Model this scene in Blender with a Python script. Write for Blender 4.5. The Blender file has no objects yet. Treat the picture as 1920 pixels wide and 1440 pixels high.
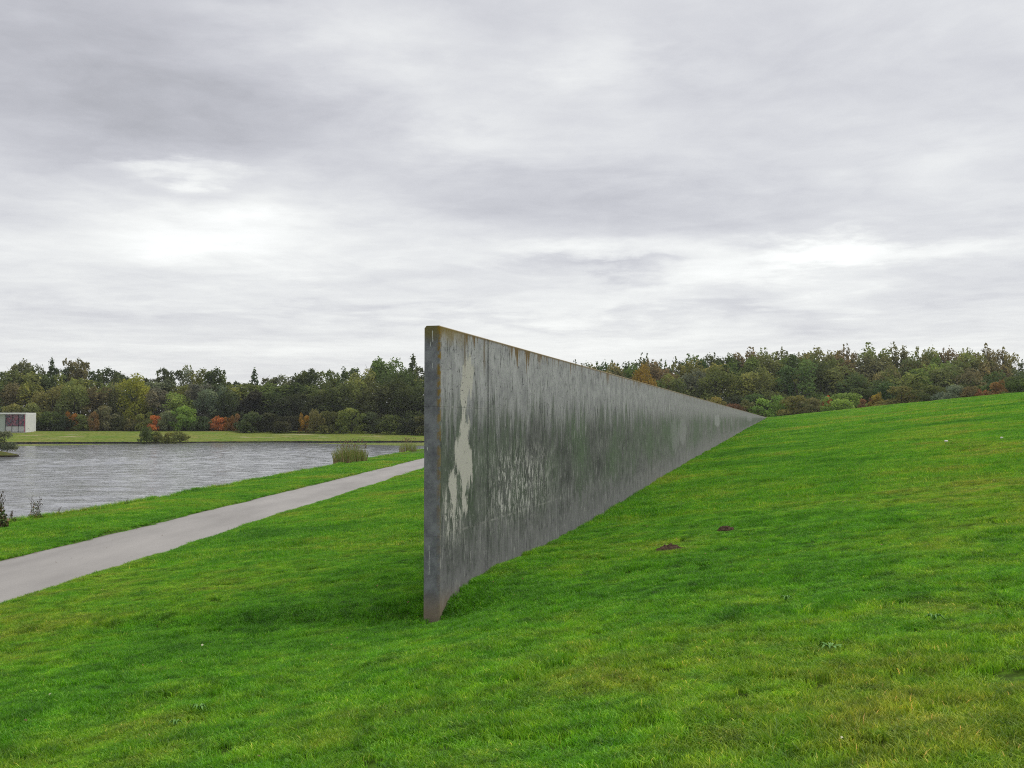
import bpy, math, random
import numpy as np
from mathutils import Vector
random.seed(7); rng = np.random.default_rng(11)
SC = bpy.context.scene
COL = SC.collection
EYE = 3.4                       # eye height above the pond surface

# ------------------------------------------------------------------ camera
cam_d = bpy.data.cameras.new('camera'); cam = bpy.data.objects.new('camera', cam_d); COL.objects.link(cam)
cam_d.sensor_width = 36; cam_d.lens = 38.0; cam_d.clip_start = 0.1; cam_d.clip_end = 3000
cam.location = (0, 0, EYE); cam.rotation_euler = (math.radians(90 + 2.147), 0, 0)
SC.camera = cam
SC.view_settings.view_transform = 'Standard'; SC.view_settings.look = 'None'
SC.view_settings.exposure = 0.46; SC.view_settings.gamma = 1.0; SC.view_settings.use_curve_mapping = False
SC.cycles.use_denoising = False; SC.cycles.use_adaptive_sampling = False; SC.cycles.filter_width = 1.1; SC.cycles.sample_clamp_indirect = 4.0
SC.cycles.max_bounces = 6; SC.cycles.diffuse_bounces = 3; SC.cycles.glossy_bounces = 3
SC.cycles.transmission_bounces = 3; SC.cycles.transparent_max_bounces = 8

# ------------------------------------------------------------------ node helper
class NT:
    def __init__(s, tree): s.t = tree; s.n = tree.nodes; s.l = tree.links
    def new(s, typ, ins=None, **kw):
        nd = s.n.new(typ)
        for k, v in kw.items(): setattr(nd, k, v)
        for k, v in (ins or {}).items(): s.put(nd.inputs[k], v)
        return nd
    def put(s, sock, v):
        if hasattr(v, 'is_output') or isinstance(v, bpy.types.NodeSocket): s.l.new(v, sock)
        elif isinstance(v, bpy.types.Node): s.l.new(v.outputs[0], sock)
        else: sock.default_value = v
    def m(s, op, a, b=0.0, c=None, clamp=False):
        nd = s.n.new('ShaderNodeMath'); nd.operation = op; nd.use_clamp = clamp
        s.put(nd.inputs[0], a); s.put(nd.inputs[1], b)
        if c is not None: s.put(nd.inputs[2], c)
        return nd.outputs[0]
    def xyz(s, x, y, z=0.0):
        return s.new('ShaderNodeCombineXYZ', {0: x, 1: y, 2: z}).outputs[0]
    def noise(s, vec, scale=1.0, detail=4.0, rough=0.55, dist=0.0):
        nd = s.new('ShaderNodeTexNoise', {'Scale': scale, 'Detail': detail, 'Roughness': rough, 'Distortion': dist})
        s.put(nd.inputs['Vector'], vec); return nd.outputs['Fac']
    def ss(s, v, a, b, lo=0.0, hi=1.0):              # smoothstep map
        nd = s.new('ShaderNodeMapRange', {'From Min': a, 'From Max': b, 'To Min': lo, 'To Max': hi}, interpolation_type='SMOOTHSTEP')
        s.put(nd.inputs['Value'], v); return nd.outputs[0]
    def lin(s, v, a, b, lo=0.0, hi=1.0):
        nd = s.new('ShaderNodeMapRange', {'From Min': a, 'From Max': b, 'To Min': lo, 'To Max': hi})
        s.put(nd.inputs['Value'], v); return nd.outputs[0]
    def mix(s, f, a, b, mode='MIX'):
        nd = s.new('ShaderNodeMix', data_type='RGBA', blend_type=mode)
        s.put(nd.inputs[0], f)
        for i, v in ((6, a), (7, b)):
            if isinstance(v, (tuple, list)) and len(v) == 3: v = (*v, 1)
            s.put(nd.inputs[i], v)
        return nd.outputs[2]
    def ramp(s, f, stops):
        nd = s.n.new('ShaderNodeValToRGB'); s.put(nd.inputs[0], f)
        e = nd.color_ramp.elements
        while len(e) < len(stops): e.new(0.5)
        for i, (p, c) in enumerate(stops): e[i].position = p; e[i].color = (*c, 1)
        return nd.outputs[0]
    def curve(s, v, pts):
        nd = s.n.new('ShaderNodeFloatCurve'); s.put(nd.inputs['Value'], v)
        cv = nd.mapping.curves[0]
        while len(cv.points) < len(pts): cv.points.new(0.5, 0.5)
        for i, (x, y) in enumerate(pts):
            cv.points[i].location = (x, y); cv.points[i].handle_type = 'VECTOR'
        nd.mapping.update(); return nd.outputs[0]

def material(name, rough=0.8, spec=0.3):
    mt = bpy.data.materials.new(name); mt.use_nodes = True
    k = NT(mt.node_tree); b = k.n['Principled BSDF']
    b.inputs['Roughness'].default_value = rough; b.inputs['Specular IOR Level'].default_value = spec
    return mt, k, b

# ------------------------------------------------------------------ world (overcast sky)
SUN_EL, SUN_AZ = 60.0, 62.0        # degrees; azimuth clockwise from +Y
W = bpy.data.worlds.new('World'); SC.world = W; W.use_nodes = True
k = NT(W.node_tree); k.n.clear()
nish = k.new('ShaderNodeTexSky', sky_type='NISHITA', sun_disc=False, sun_elevation=math.radians(SUN_EL), sun_rotation=math.radians(SUN_AZ))
tc = k.new('ShaderNodeTexCoord').outputs['Generated']
sep = k.new('ShaderNodeSeparateXYZ', {0: tc}).outputs
zc = k.m('ADD', k.m('MAXIMUM', sep[2], 0.0), 0.045)
cp = k.xyz(k.m('DIVIDE', sep[0], zc), k.m('DIVIDE', sep[1], zc), 3.1)
n1 = k.noise(cp, 0.42, 7, 0.5, 0.5)
n2 = k.noise(cp, 1.5, 8, 0.6, 0.8)
warp = k.noise(k.xyz(k.m('MULTIPLY', sep[0], 5), k.m('MULTIPLY', sep[2], 16), 0.0), 1.0, 5, 0.6)
warp2 = k.noise(k.xyz(k.m('MULTIPLY', sep[0], 6), k.m('MULTIPLY', sep[2], 22), 7.0), 1.3, 6, 0.6)
az = k.m('ADD', k.m('ARCTAN2', sep[0], sep[1]), k.m('MULTIPLY', k.m('SUBTRACT', warp, 0.5), 0.30))
el = k.m('ADD', k.m('ARCSINE', sep[2]), k.m('MULTIPLY', k.m('SUBTRACT', warp2, 0.5), 0.085))
el = k.m('ADD', el, k.m('MULTIPLY', k.m('SUBTRACT', n2, 0.5), 0.035))
base = k.ramp(sep[2], [(0.0, (0.78,)*3), (0.04, (0.77,)*3), (0.11, (0.75,)*3), (0.19, (0.645,)*3), (0.30, (0.63,)*3), (0.6, (0.65,)*3)])
Lm = k.m('ADD', base, k.m('MULTIPLY', k.m('SUBTRACT', n1, 0.5), 0.50))
n3 = k.noise(cp, 4.5, 6, 0.6, 0.4)
Lm = k.m('ADD', Lm, k.m('MULTIPLY', k.m('SUBTRACT', n3, 0.5), 0.15))
Lm = k.m('ADD', Lm, k.m('MULTIPLY', k.m('SUBTRACT', n2, 0.5), 0.22))
for (bx, by, wx, wy, amp) in [(430,455,230,45,.20), (370,345,80,14,.22), (1340,515,160,26,.20), (1590,488,130,18,.22), (1080,470,150,20,.14),
        (430,255,420,70,-.15), (120,90,330,140,-.17), (1150,512,130,12,-.16), (1330,400,420,45,-.07), (880,250,90,36,.10), (1130,110,110,50,.12),
        (640,60,120,60,.08), (900,350,220,40,-.09), (1700,150,300,120,-.06), (1750,470,200,14,.10), (700,600,500,14,-.08), (1300,600,500,12,-.06)]:
    a0 = math.atan((bx-960)/2027); e0 = math.atan((796-by)/2027)
    u = k.m('DIVIDE', k.m('SUBTRACT', az, a0), wx/2027); v = k.m('DIVIDE', k.m('SUBTRACT', el, e0), wy/2027)
    d2 = k.m('ADD', k.m('MULTIPLY', u, u), k.m('MULTIPLY', v, v))
    g = k.m('EXPONENT', k.m('MULTIPLY', d2, -0.7))
    Lm = k.m('ADD', Lm, k.m('MULTIPLY', g, amp))
Lm = k.m('MULTIPLY', k.m('MAXIMUM', Lm, 0.30), 0.84)
tint = k.mix(k.ss(Lm, 0.38, 0.74), (0.968, 0.973, 1.045), (0.99, 1.0, 0.985))
cloud = k.mix(1.0, tint, k.new('ShaderNodeCombineColor', {0: Lm, 1: Lm, 2: Lm}).outputs[0], 'MULTIPLY')
nsc = k.mix(1.0, nish.outputs[0], (0.08, 0.08, 0.08), 'MULTIPLY')
skyc = k.mix(0.93, nsc, cloud)
bg = k.new('ShaderNodeBackground', {'Color': skyc, 'Strength': 1.0})
k.l.new(bg.outputs[0], k.new('ShaderNodeOutputWorld').inputs[0])

sun_d = bpy.data.lights.new('sun', 'SUN'); sun = bpy.data.objects.new('sun', sun_d); COL.objects.link(sun)
sun_d.energy = 1.5; sun_d.angle = math.radians(60); sun_d.color = (1.0, 0.96, 0.9)
_a, _e = math.radians(SUN_AZ), math.radians(SUN_EL)
sun.rotation_euler = Vector((math.sin(_a)*math.cos(_e), math.cos(_a)*math.cos(_e), math.sin(_e))).to_track_quat('Z', 'Y').to_euler()

# ------------------------------------------------------------------ object helpers
def tag(o, label=None, cat=None, group=None, kind=None):
    if label: o['label'] = label
    if cat: o['category'] = cat
    if group: o['group'] = group
    if kind: o['kind'] = kind
    return o
def empty(name, loc=(0,0,0), rz=0.0):
    o = bpy.data.objects.new(name, None); COL.objects.link(o); o.location = loc; o.rotation_euler = (0,0,rz)
    o.empty_display_size = 0.3; return o
def mesh_np(name, V, F, smooth=False):
    V = np.asarray(V, dtype=np.float32); me = bpy.data.meshes.new(name)
    if isinstance(F, np.ndarray):
        n, c = F.shape
        me.vertices.add(len(V)); me.vertices.foreach_set('co', V.ravel())
        me.loops.add(n*c); me.loops.foreach_set('vertex_index', F.ravel().astype(np.int32))
        me.polygons.add(n); me.polygons.foreach_set('loop_start', np.arange(0, n*c, c, dtype=np.int32))
        me.update(calc_edges=True)
    else:
        me.from_pydata([tuple(map(float, v)) for v in V], [], F); me.update()
    if smooth: me.polygons.foreach_set('use_smooth', [True]*len(me.polygons))
    return me
def obj(name, me, mat=None, parent=None, loc=(0,0,0)):
    o = bpy.data.objects.new(name, me)
    if mat and not me.materials: me.materials.append(mat)
    COL.objects.link(o); o.location = loc
    if parent: o.parent = parent
    return o
class MB:                                   # a small mesh collector
    def __init__(s): s.v = []; s.f = []
    def box(s, x0, x1, y0, y1, z0, z1):
        b = len(s.v)
        s.v += [(x,y,z) for z in (z0,z1) for y in (y0,y1) for x in (x0,x1)]
        s.f += [tuple(b+i for i in q) for q in ((0,2,3,1),(4,5,7,6),(0,1,5,4),(2,6,7,3),(0,4,6,2),(1,3,7,5))]
        return s
    def tube(s, pts, rad, n=5):
        b = len(s.v); pts = [Vector(p) for p in pts]
        for i, p in enumerate(pts):
            d = (pts[min(i+1, len(pts)-1)] - pts[max(i-1, 0)]).normalized()
            a = d.orthogonal().normalized(); c = d.cross(a)
            for j in range(n):
                t = 2*math.pi*j/n; s.v.append(tuple(p + (a*math.cos(t) + c*math.sin(t))*rad[i]))
        for i in range(len(pts)-1):
            for j in range(n):
                s.f.append((b+i*n+j, b+i*n+(j+1)%n, b+(i+1)*n+(j+1)%n, b+(i+1)*n+j))
        s.f.append(tuple(b+(len(pts)-1)*n+j for j in range(n))); return s
    def build(s, name, mat, parent=None, smooth=False, loc=(0,0,0)):
        return obj(name, mesh_np(name, s.v, s.f, smooth), mat, parent, loc)
def face_attr(me, name, arr):
    a = me.attributes.new(name, 'FLOAT', 'FACE'); a.data.foreach_set('value', np.asarray(arr, dtype=np.float32))

# ------------------------------------------------------------------ numeric noise + terrain
def _h(ix, iy, s):
    n = (ix.astype(np.int64)*374761393 + iy.astype(np.int64)*668265263 + s*1274126177) & 0xffffffff
    n = ((n ^ (n >> 13))*1274126177) & 0xffffffff
    return ((n ^ (n >> 16)) & 0xffff)/65535.0*2-1
def vn(x, y, s=0):
    x = np.asarray(x, float); y = np.asarray(y, float)
    ix, iy = np.floor(x), np.floor(y); fx, fy = x-ix, y-iy
    fx = fx*fx*(3-2*fx); fy = fy*fy*(3-2*fy)
    a = _h(ix,iy,s)*(1-fx)+_h(ix+1,iy,s)*fx; b = _h(ix,iy+1,s)*(1-fx)+_h(ix+1,iy+1,s)*fx
    return a*(1-fy)+b*fy
def fbm(x, y, s=0, o=4):
    return sum(vn(x*2**i, y*2**i, s+i)*0.5**i for i in range(o))

WX, WY = -0.8858, 13.3; UX, UY = 0.25074, 0.96806; WLEN = 189.0; WT = 0.208
TOP = EYE + 1.222
BP = np.array([(-60,-2.25),(-3,-2.28),(-1,-2.40),(0.0,-2.37),(0.18,-2.27),(0.5,-2.16),(1.35,-2.12),(2.6,-2.10),(5.7,-2.13),(9.7,-2.09),(15,-1.98),(22.2,-1.79),
      (36.4,-1.50),(56.5,-1.15),(81.7,-0.64),(125.7,0.14),(160,0.76),(187.7,1.24),(260,2.4)])
SHORE = np.array([(-60,-19),(20,-17.2),(35,-16.5),(37.9,-16.1),(42.8,-15.8),(49.2,-15.4),(64,-14.7),(77.5,-14.2),(104,-13.3),(136,-11.6),(165,-8),(190,0),(205,9),(215,40),(700,90)])
BP2 = np.array([(-60,-2.30),(-4,-2.24),(5.7,-2.13)]+[tuple(r) for r in BP[9:]])
def pq(X, Y):
    dx, dy = X-WX, Y-WY
    return dx*UX+dy*UY, dx*UY-dy*UX
def pathR(Y): return -9.15+0.0436*Y + 0.07*vn(Y*0.33, Y*0+3, 5) + 0.015*vn(Y*2.1, Y*0, 6)
def pathL(Y): return -12.33+0.0457*Y + 0.05*vn(Y*0.4, Y*0+9, 7) + 0.03*vn(Y*1.6, Y*0, 8)
def shoreX(Y): return np.interp(Y, SHORE[:,0], SHORE[:,1]) + 0.22*vn(Y*0.35, Y*0, 31) + 0.12*vn(Y*1.3, Y*0, 32)
def H(X, Y, bump=True):
    X = np.asarray(X, float); Y = np.asarray(Y, float)
    p, q = pq(X, Y); wl = np.exp(-(np.maximum(np.abs(q+0.1)-0.15, 0)/0.8)**2); wl = np.where(q < 0, 1.0, wl); bs = EYE + wl*np.interp(p, BP[:,0], BP[:,1]) + (1-wl)*np.interp(p, BP2[:,0], BP2[:,1])
    qq = np.maximum(q, 0); zr = bs + 0.118*qq/np.sqrt(1+(qq/95)**2)
    e = (p+1.17*qq-194)/1.54
    zr = zr - 0.128*2.5*np.log1p(np.exp(np.clip(e/2.5, -30, 60)))
    zr = np.where(e > 40, np.maximum(zr, 2.0), zr)
    xw = WX + (Y-WY)*UX/UY; pr = pathR(Y); pl = pathL(Y); xs = shoreX(Y)
    t = np.clip((X-pr)/np.maximum(xw-pr, .5), 0, 1)
    zl = 0.42 + (np.minimum(bs, 5.0)-0.42)*t
    z = np.where(q > 0, zr, zl)
    tv = np.clip((X-xs)/np.maximum(pl-xs, .3), 0, 1)
    zv = 0.16 + 0.26*tv + 0.10*np.sin(np.pi*tv)
    z = np.where(X < pl, zv, z)
    if bump:
        z = z + 0.024*fbm(X*0.9, Y*0.9, 41, 2) + 0.03*fbm(X*0.23, Y*0.23, 51, 2)*np.clip((np.abs(q)-0.3)/2, 0, 1)
    z = np.where((X < pr) & (X > pl), 0.372, z)
    d = np.clip((xs-X)/0.45, 0, 1)
    z = np.where(X < xs, z*(1-d) - 0.8*d, z)
    return z

# ------------------------------------------------------------------ ground materials
def grass_colour(k, pos):
    n_big = k.noise(pos, 0.16, 3, 0.5); n_mid = k.noise(pos, 1.1, 6, 0.72); n_fine = k.noise(pos, 9, 3, 0.6)
    f = k.m('ADD', k.m('MULTIPLY', n_big, 0.55), k.m('MULTIPLY', n_mid, 0.45))
    c = k.ramp(f, [(0.36, (0.075,0.270,0.010)), (0.47, (0.130,0.400,0.013)), (0.54, (0.195,0.435,0.018)), (0.66, (0.320,0.410,0.042))])
    n_cl = k.noise(pos, 4.6, 5, 0.75)
    c = k.mix(1.0, c, k.ramp(n_cl, [(0.34, (0.48,0.52,0.5)), (0.47, (0.95,0.97,0.95)), (0.66, (1.5,1.36,1.3))]), 'MULTIPLY')
    return c, n_fine, f
mat_ground, k, b = material('shaded_lawn_soil', 0.95, 0.1)
pos = k.new('ShaderNodeNewGeometry').outputs['Position']
c, nf, f = grass_colour(k, pos)
c = k.mix(k.ss(nf, 0.35, 0.62, 0.6, 0.9), c, (0.035,0.050,0.012))  # soil tone darkened: shade among the grass blades is put into the colour
b.inputs['Base Color'].default_value = (0,0,0,1); k.put(b.inputs['Base Color'], c)
k.put(b.inputs['Normal'], k.new('ShaderNodeBump', {'Height': nf, 'Strength': 0.6, 'Distance': 0.05}).outputs[0])

mat_grass = bpy.data.materials.new('grass_blades'); mat_grass.use_nodes = True
k = NT(mat_grass.node_tree); k.n.clear()
pos = k.new('ShaderNodeNewGeometry').outputs['Position']
c, nf, f = grass_colour(k, pos)
tone = k.new('ShaderNodeAttribute', attribute_name='tone').outputs['Fac']
c2 = k.ramp(tone, [(0.0, (0.55,0.62,0.5)), (0.5, (1.0,1.0,1.0)), (0.86, (1.5,1.28,1.4)), (0.95, (2.0,1.45,2.4)), (1.0, (4.2,1.75,7.0))])
rnd = k.new('ShaderNodeObjectInfo').outputs['Random']
c = k.mix(1.0, c, c2, 'MULTIPLY'); c = k.mix(1.0, c, k.ramp(rnd, [(0.0,(0.70,0.74,0.75)),(0.5,(1,1,1)),(1.0,(1.32,1.2,1.2))]), 'MULTIPLY')
dif = k.new('ShaderNodeBsdfDiffuse', {'Color': c}); trn = k.new('ShaderNodeBsdfTranslucent', {'Color': c})
mx = k.new('ShaderNodeMixShader', {0: 0.42, 1: dif.outputs[0], 2: trn.outputs[0]})
gl = k.new('ShaderNodeBsdfGlossy', {'Color': (1,1,1,1), 'Roughness': 0.45})
mx = k.new('ShaderNodeMixShader', {0: 0.025, 1: mx.outputs[0], 2: gl.outputs[0]})
k.l.new(mx.outputs[0], k.new('ShaderNodeOutputMaterial').inputs[0])

mat_bank, k, b = material('far_bank_grass', 0.95, 0.1)
pos = k.new('ShaderNodeNewGeometry').outputs['Position']
sp = k.new('ShaderNodeSeparateXYZ', {0: pos}).outputs
st = k.xyz(k.m('MULTIPLY', sp[0], 0.12), k.m('MULTIPLY', sp[1], 0.5), 0)
a1 = k.noise(st, 1.0, 5, 0.6); a2 = k.noise(pos, 1.6, 4, 0.65)
c = k.ramp(a1, [(0.32, (0.110,0.200,0.018)), (0.5, (0.175,0.215,0.034)), (0.66, (0.24,0.215,0.065))])
c = k.mix(k.ss(a2, 0.45, 0.7), c, (0.055,0.10,0.012))
sand = k.noise(k.xyz(k.m('MULTIPLY', sp[0], 0.10), k.m('MULTIPLY', sp[1], 0.42), 5.0), 1.0, 3, 0.55)
dd = k.new('ShaderNodeAttribute', attribute_name='inland').outputs['Fac']
band = k.m('MULTIPLY', k.ss(dd, 6, 9), k.ss(dd, 20, 15))
c = k.mix(k.m('MULTIPLY', k.ss(sand, 0.60, 0.66), band), c, (0.42,0.36,0.24))
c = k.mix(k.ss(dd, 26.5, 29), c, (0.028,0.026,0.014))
k.put(b.inputs['Base Color'], c)
k.put(b.inputs['Normal'], k.new('ShaderNodeBump', {'Height': a2, 'Strength': 0.5, 'Distance': 0.3}).outputs[0])

# ------------------------------------------------------------------ ground sheet
def axis(segs):
    out = []
    for a, b_, s in segs: out += list(np.arange(a, b_, s))
    return np.array(out + [segs[-1][1]])
gx = axis([(-420,-60,20),(-60,-20,4),(-20,16,0.18),(16,30,0.5),(30,110,2),(110,420,20)])
gy = axis([(-30,2,2),(2,24,0.18),(24,60,0.5),(60,150,1.5),(150,260,2.5),(260,800,30)])
GX, GY = np.meshgrid(gx, gy); GZ = H(GX, GY) - 0.034*(GX > pathR(GY))*(GY < 60)
nx, ny = len(gx), len(gy)
ii = (np.arange(ny-1)[:,None]*nx + np.arange(nx-1)[None,:]).ravel()
F = np.stack([ii, ii+1, ii+nx+1, ii+nx], 1)
ground = tag(obj('ground', mesh_np('ground', np.stack([GX,GY,GZ], -1).reshape(-1,3), F, True), mat_ground), kind='structure')

# far bank of the pond: a strip that follows the far shore
def farY(X): return 197 + 0.235*(X+93)*(X > -93) + 0.03*(X+93)*(X <= -93) - 4.5*np.exp(-((X+64.5)/6.5)**2) + 0.25*vn(X*0.4, X*0, 61)
def farH(d, X): return np.interp(d, [0,3,10,28,40,500],[0.15,0.38,0.98,2.02,2.1,2.1]) + 0.05*fbm(X*0.2, d*0.4, 71, 3)*(d > 0.5)
fx = np.concatenate([np.arange(-400,-110,15), np.arange(-110,12,0.6), np.array([12.,30,60,90])])
fd = np.array([0,0.4,1,2,3,4,5,6.5,8,10,12,14,16,18,20,22,24,26,28,30,34,40,60,120,500.])
FX, FD = np.meshgrid(fx, fd); FY = farY(FX)+FD; FZ = farH(FD, FX)
n = len(fx); ii = (np.arange(len(fd)-1)[:,None]*n + np.arange(n-1)[None,:]).ravel()
bk = mesh_np('far_bank', np.stack([FX,FY,FZ],-1).reshape(-1,3), np.stack([ii,ii+1,ii+n+1,ii+n],1), True)
at = bk.attributes.new('inland','FLOAT','POINT'); at.data.foreach_set('value', FD.ravel().astype(np.float32))
tag(obj('far_bank', bk, mat_bank), kind='structure')
mat_edge, k, b = material('dark_timber', 0.7, 0.3)
pos = k.new('ShaderNodeNewGeometry').outputs['Position']
k.put(b.inputs['Base Color'], k.ramp(k.noise(pos, 3.0, 4, 0.6), [(0.35,(0.015,0.012,0.010)),(0.7,(0.050,0.040,0.030))]))  # near-black brown timber, tone varied by noise
# timber edging in short planks along the far shore
ex = np.arange(-112, 14, 0.6); mb = MB()
for i in range(len(ex)-1):
    x0, x1 = float(ex[i]), float(ex[i+1]-0.02); y0, y1 = float(farY(ex[i])), float(farY(ex[i+1])); z1 = 0.17+0.04*random.random()
    bb = len(mb.v)
    for (x, y) in ((x0,y0),(x1,y1)):
        mb.v += [(x,y-0.10,-0.5),(x,y-0.10,z1),(x,y+0.02,z1),(x,y+0.02,-0.5)]
    mb.f += [(bb,bb+4,bb+5,bb+1),(bb+1,bb+5,bb+6,bb+2),(bb+2,bb+6,bb+7,bb+3),(bb,bb+1,bb+2,bb+3),(bb+4,bb+7,bb+6,bb+5)]
tag(mb.build('bank_edging', mat_edge), kind='structure')

# ------------------------------------------------------------------ pond
mat_water, k, b = material('pond_water', 0.015, 0.5)
b.inputs['Base Color'].default_value = (0.170,0.176,0.190,1); b.inputs['IOR'].default_value = 1.38
pos = k.new('ShaderNodeNewGeometry').outputs['Position']
sp = k.new('ShaderNodeSeparateXYZ', {0: pos}).outputs
def wv(sx, sy, sc, det, zz, ds=0.0): return k.noise(k.xyz(k.m('MULTIPLY', sp[0], sx), k.m('MULTIPLY', sp[1], sy), zz), sc, det, 0.55, ds)
w1 = wv(0.24, 0.42, 1.0, 4, 0.0, 0.5); w2 = wv(0.75, 1.5, 1.0, 3, 4.0, 0.4); w3 = wv(0.12, 0.22, 1.0, 2, 9.0)
hgt = k.m('ADD', k.m('MULTIPLY', w1, 0.15), k.m('MULTIPLY', wv(1.6, 2.8, 1.0, 3, 4.0, 0.4), 0.05))
# calm water in the lee of the far bank: wide at both ends of the pond, none in the middle
fY = k.m('ADD', k.m('MULTIPLY', k.m('ADD', sp[0], 93), 0.235), 197)
wid = k.m('ADD', k.lin(sp[0], -92, -58, 48, 3), k.lin(sp[0], -44, -17, 0, 38))
calm = k.ss(k.m('ADD', k.m('SUBTRACT', fY, sp[1]), k.m('MULTIPLY', k.m('SUBTRACT', w3, 0.5), 3)), wid, k.m('ADD', wid, 1.5))
near = k.lin(w3, 0.3, 0.7, 0.75, 1.1)
k.put(b.inputs['Roughness'], k.m('ADD', k.m('MULTIPLY', calm, 0.10), 0.012))
bmp = k.new('ShaderNodeBump', {'Height': hgt, 'Distance': 1.0})
k.put(bmp.inputs['Strength'], k.m('MULTIPLY', k.m('ADD', k.m('MULTIPLY', calm, 0.97), 0.012), near))
k.put(b.inputs['Normal'], bmp.outputs[0])
wx = axis([(-420,-112,22),(-112,6,0.36),(6,60,9)]); wy = axis([(-60,30,6),(30,100,0.26),(100,216,0.36),(216,236,2)])
WXG, WYG = np.meshgrid(wx, wy)
fb = 0.235*(WXG+93)+197-WYG + 1.5*vn(WXG*0.12, WYG*0.22, 85)
cw = np.interp(WXG, [-92,-58],[48,3]) + np.interp(WXG, [-44,-17],[0,38])
rip = np.clip((fb-cw)/2.0, 0, 1)*np.clip((WYG-31)/3, 0, 1)*((WXG > -111) & (WXG < 5))
gust = 0.75+0.35*fbm(WXG*0.04, WYG*0.06, 88, 2)
wz = 0.055*vn(WXG*0.55+WYG*0.10, WYG*0.62, 81) + 0.034*vn(WXG*1.0, WYG*1.25-WXG*0.2, 82) + 0.016*vn(WXG*1.9, WYG*2.0, 83)
n_ = len(wx); ii = (np.arange(len(wy)-1)[:,None]*n_+np.arange(n_-1)[None,:]).ravel()
pw = mesh_np('pond_water', np.stack([WXG, WYG, wz*rip*gust], -1).reshape(-1,3), np.stack([ii,ii+1,ii+n_+1,ii+n_],1), True)
tag(obj('pond_water', pw, mat_water), kind='structure')

# ------------------------------------------------------------------ path
mat_path, k, b = material('path_asphalt', 0.9, 0.2)
pos = k.new('ShaderNodeNewGeometry').outputs['Position']
sp = k.new('ShaderNodeSeparateXYZ', {0: pos}).outputs
g1 = k.noise(pos, 60, 3, 0.7); g2 = k.noise(k.xyz(k.m('MULTIPLY', sp[0], 0.7), k.m('MULTIPLY', sp[1], 0.16), 0), 1.0, 5, 0.6)
c = k.ramp(g2, [(0.3,(0.275,0.262,0.245)),(0.5,(0.335,0.320,0.300)),(0.7,(0.39,0.372,0.348))])
c = k.mix(k.ss(g1, 0.3, 0.7, 0.0, 0.35), c, (0.20,0.19,0.185))
ed = k.new('ShaderNodeAttribute', attribute_name='rim').outputs['Fac']
c = k.mix(k.m('MULTIPLY', k.ss(k.m('ADD', ed, k.m('MULTIPLY', k.m('SUBTRACT', k.noise(pos, 3, 4, 0.6), 0.5), 0.9)), 0.55, 1.0), 0.7), c, (0.10,0.085,0.06))
k.put(b.inputs['Base Color'], c)
k.put(b.inputs['Normal'], k.new('ShaderNodeBump', {'Height': g1, 'Strength': 0.5, 'Distance': 0.006}).outputs[0])
py = np.concatenate([np.arange(-30,10,1.0), np.arange(10,60,0.15), np.arange(60,215,1.0)])
tt = np.array([0,0.02,0.08,0.3,0.5,0.7,0.92,0.98,1.0]); crown = 0.025*(1-(2*tt-1)**2)
PL, PR = pathL(py), pathR(py)
V = np.stack([PL[:,None]+(PR-PL)[:,None]*tt[None,:], np.repeat(py[:,None],9,1), 0.395+np.repeat(crown[None,:],len(py),0)],-1)
ii = (np.arange(len(py)-1)[:,None]*9+np.arange(8)[None,:]).ravel()
pm = mesh_np('path', V.reshape(-1,3), np.stack([ii,ii+1,ii+10,ii+9],1), True)
at = pm.attributes.new('rim','FLOAT','POINT'); at.data.foreach_set('value', np.tile(np.array([1,.75,.3,0,0,0,.2,.6,.9],dtype=np.float32), len(py)))
tag(obj('path', pm, mat_path), kind='structure')

# ------------------------------------------------------------------ concrete wall
mat_conc, k, b = material('weathered_concrete', 0.85, 0.25)
oc = k.new('ShaderNodeTexCoord').outputs['Object']; so = k.new('ShaderNodeSeparateXYZ', {0: oc}).outputs
s_, y_, z_ = so[0], so[1], so[2]
nrm = k.new('ShaderNodeSeparateXYZ', {0: k.new('ShaderNodeTexCoord').outputs['Normal']}).outputs
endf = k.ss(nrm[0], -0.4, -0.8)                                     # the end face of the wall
topf = k.ss(nrm[2], 0.3, 0.7)
def sn(a, bz, sc=1.0, det=5, rg=0.6, zz=0.0, ds=0.0): return k.noise(k.xyz(k.m('MULTIPLY', s_, a), k.m('MULTIPLY', z_, bz), k.m('ADD', k.m('MULTIPLY', y_, a), zz)), sc, det, rg, ds)
streak = sn(4.5, 0.7, 1, 7, 0.75, 1.0); streakf = sn(11, 2.6, 1, 6, 0.78, 2.0); mott = sn(2.0, 2.2, 1, 8, 0.74, 3.0); pits = sn(9, 15, 1, 5, 0.75, 6.0); grit = sn(15, 30, 1, 5, 0.75, 4.0); big = sn(0.35, 0.5, 1, 3, 0.5, 5.0)
Z1_, Z2_ = EYE+0.224, EYE-1.37
dtop = k.m('SUBTRACT', TOP, z_)                                     # metres under the top edge
wall_h = k.m('SUBTRACT', TOP - 1.0, k.m('MULTIPLY', s_, 0.0188))
rel = k.m('DIVIDE', dtop, k.m('MAXIMUM', wall_h, 0.3))              # 0 top .. 1 foot
relw = k.m('ADD', rel, k.m('ADD', k.m('MULTIPLY', k.m('SUBTRACT', streak, 0.5), 0.75), k.m('MULTIPLY', k.m('SUBTRACT', mott, 0.5), 0.35)))
up = k.mix(k.ss(mott, 0.3, 0.7), (0.235,0.235,0.245), (0.46,0.457,0.462))
low = k.mix(k.ss(mott, 0.3, 0.7), (0.038,0.042,0.038), (0.155,0.157,0.150))
c = k.mix(k.ss(relw, 0.16, 0.42), up, low)
c = k.mix(k.m('MULTIPLY', k.ss(relw, 0.62, 0.95), 0.75), c, (0.215,0.212,0.215))
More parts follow.
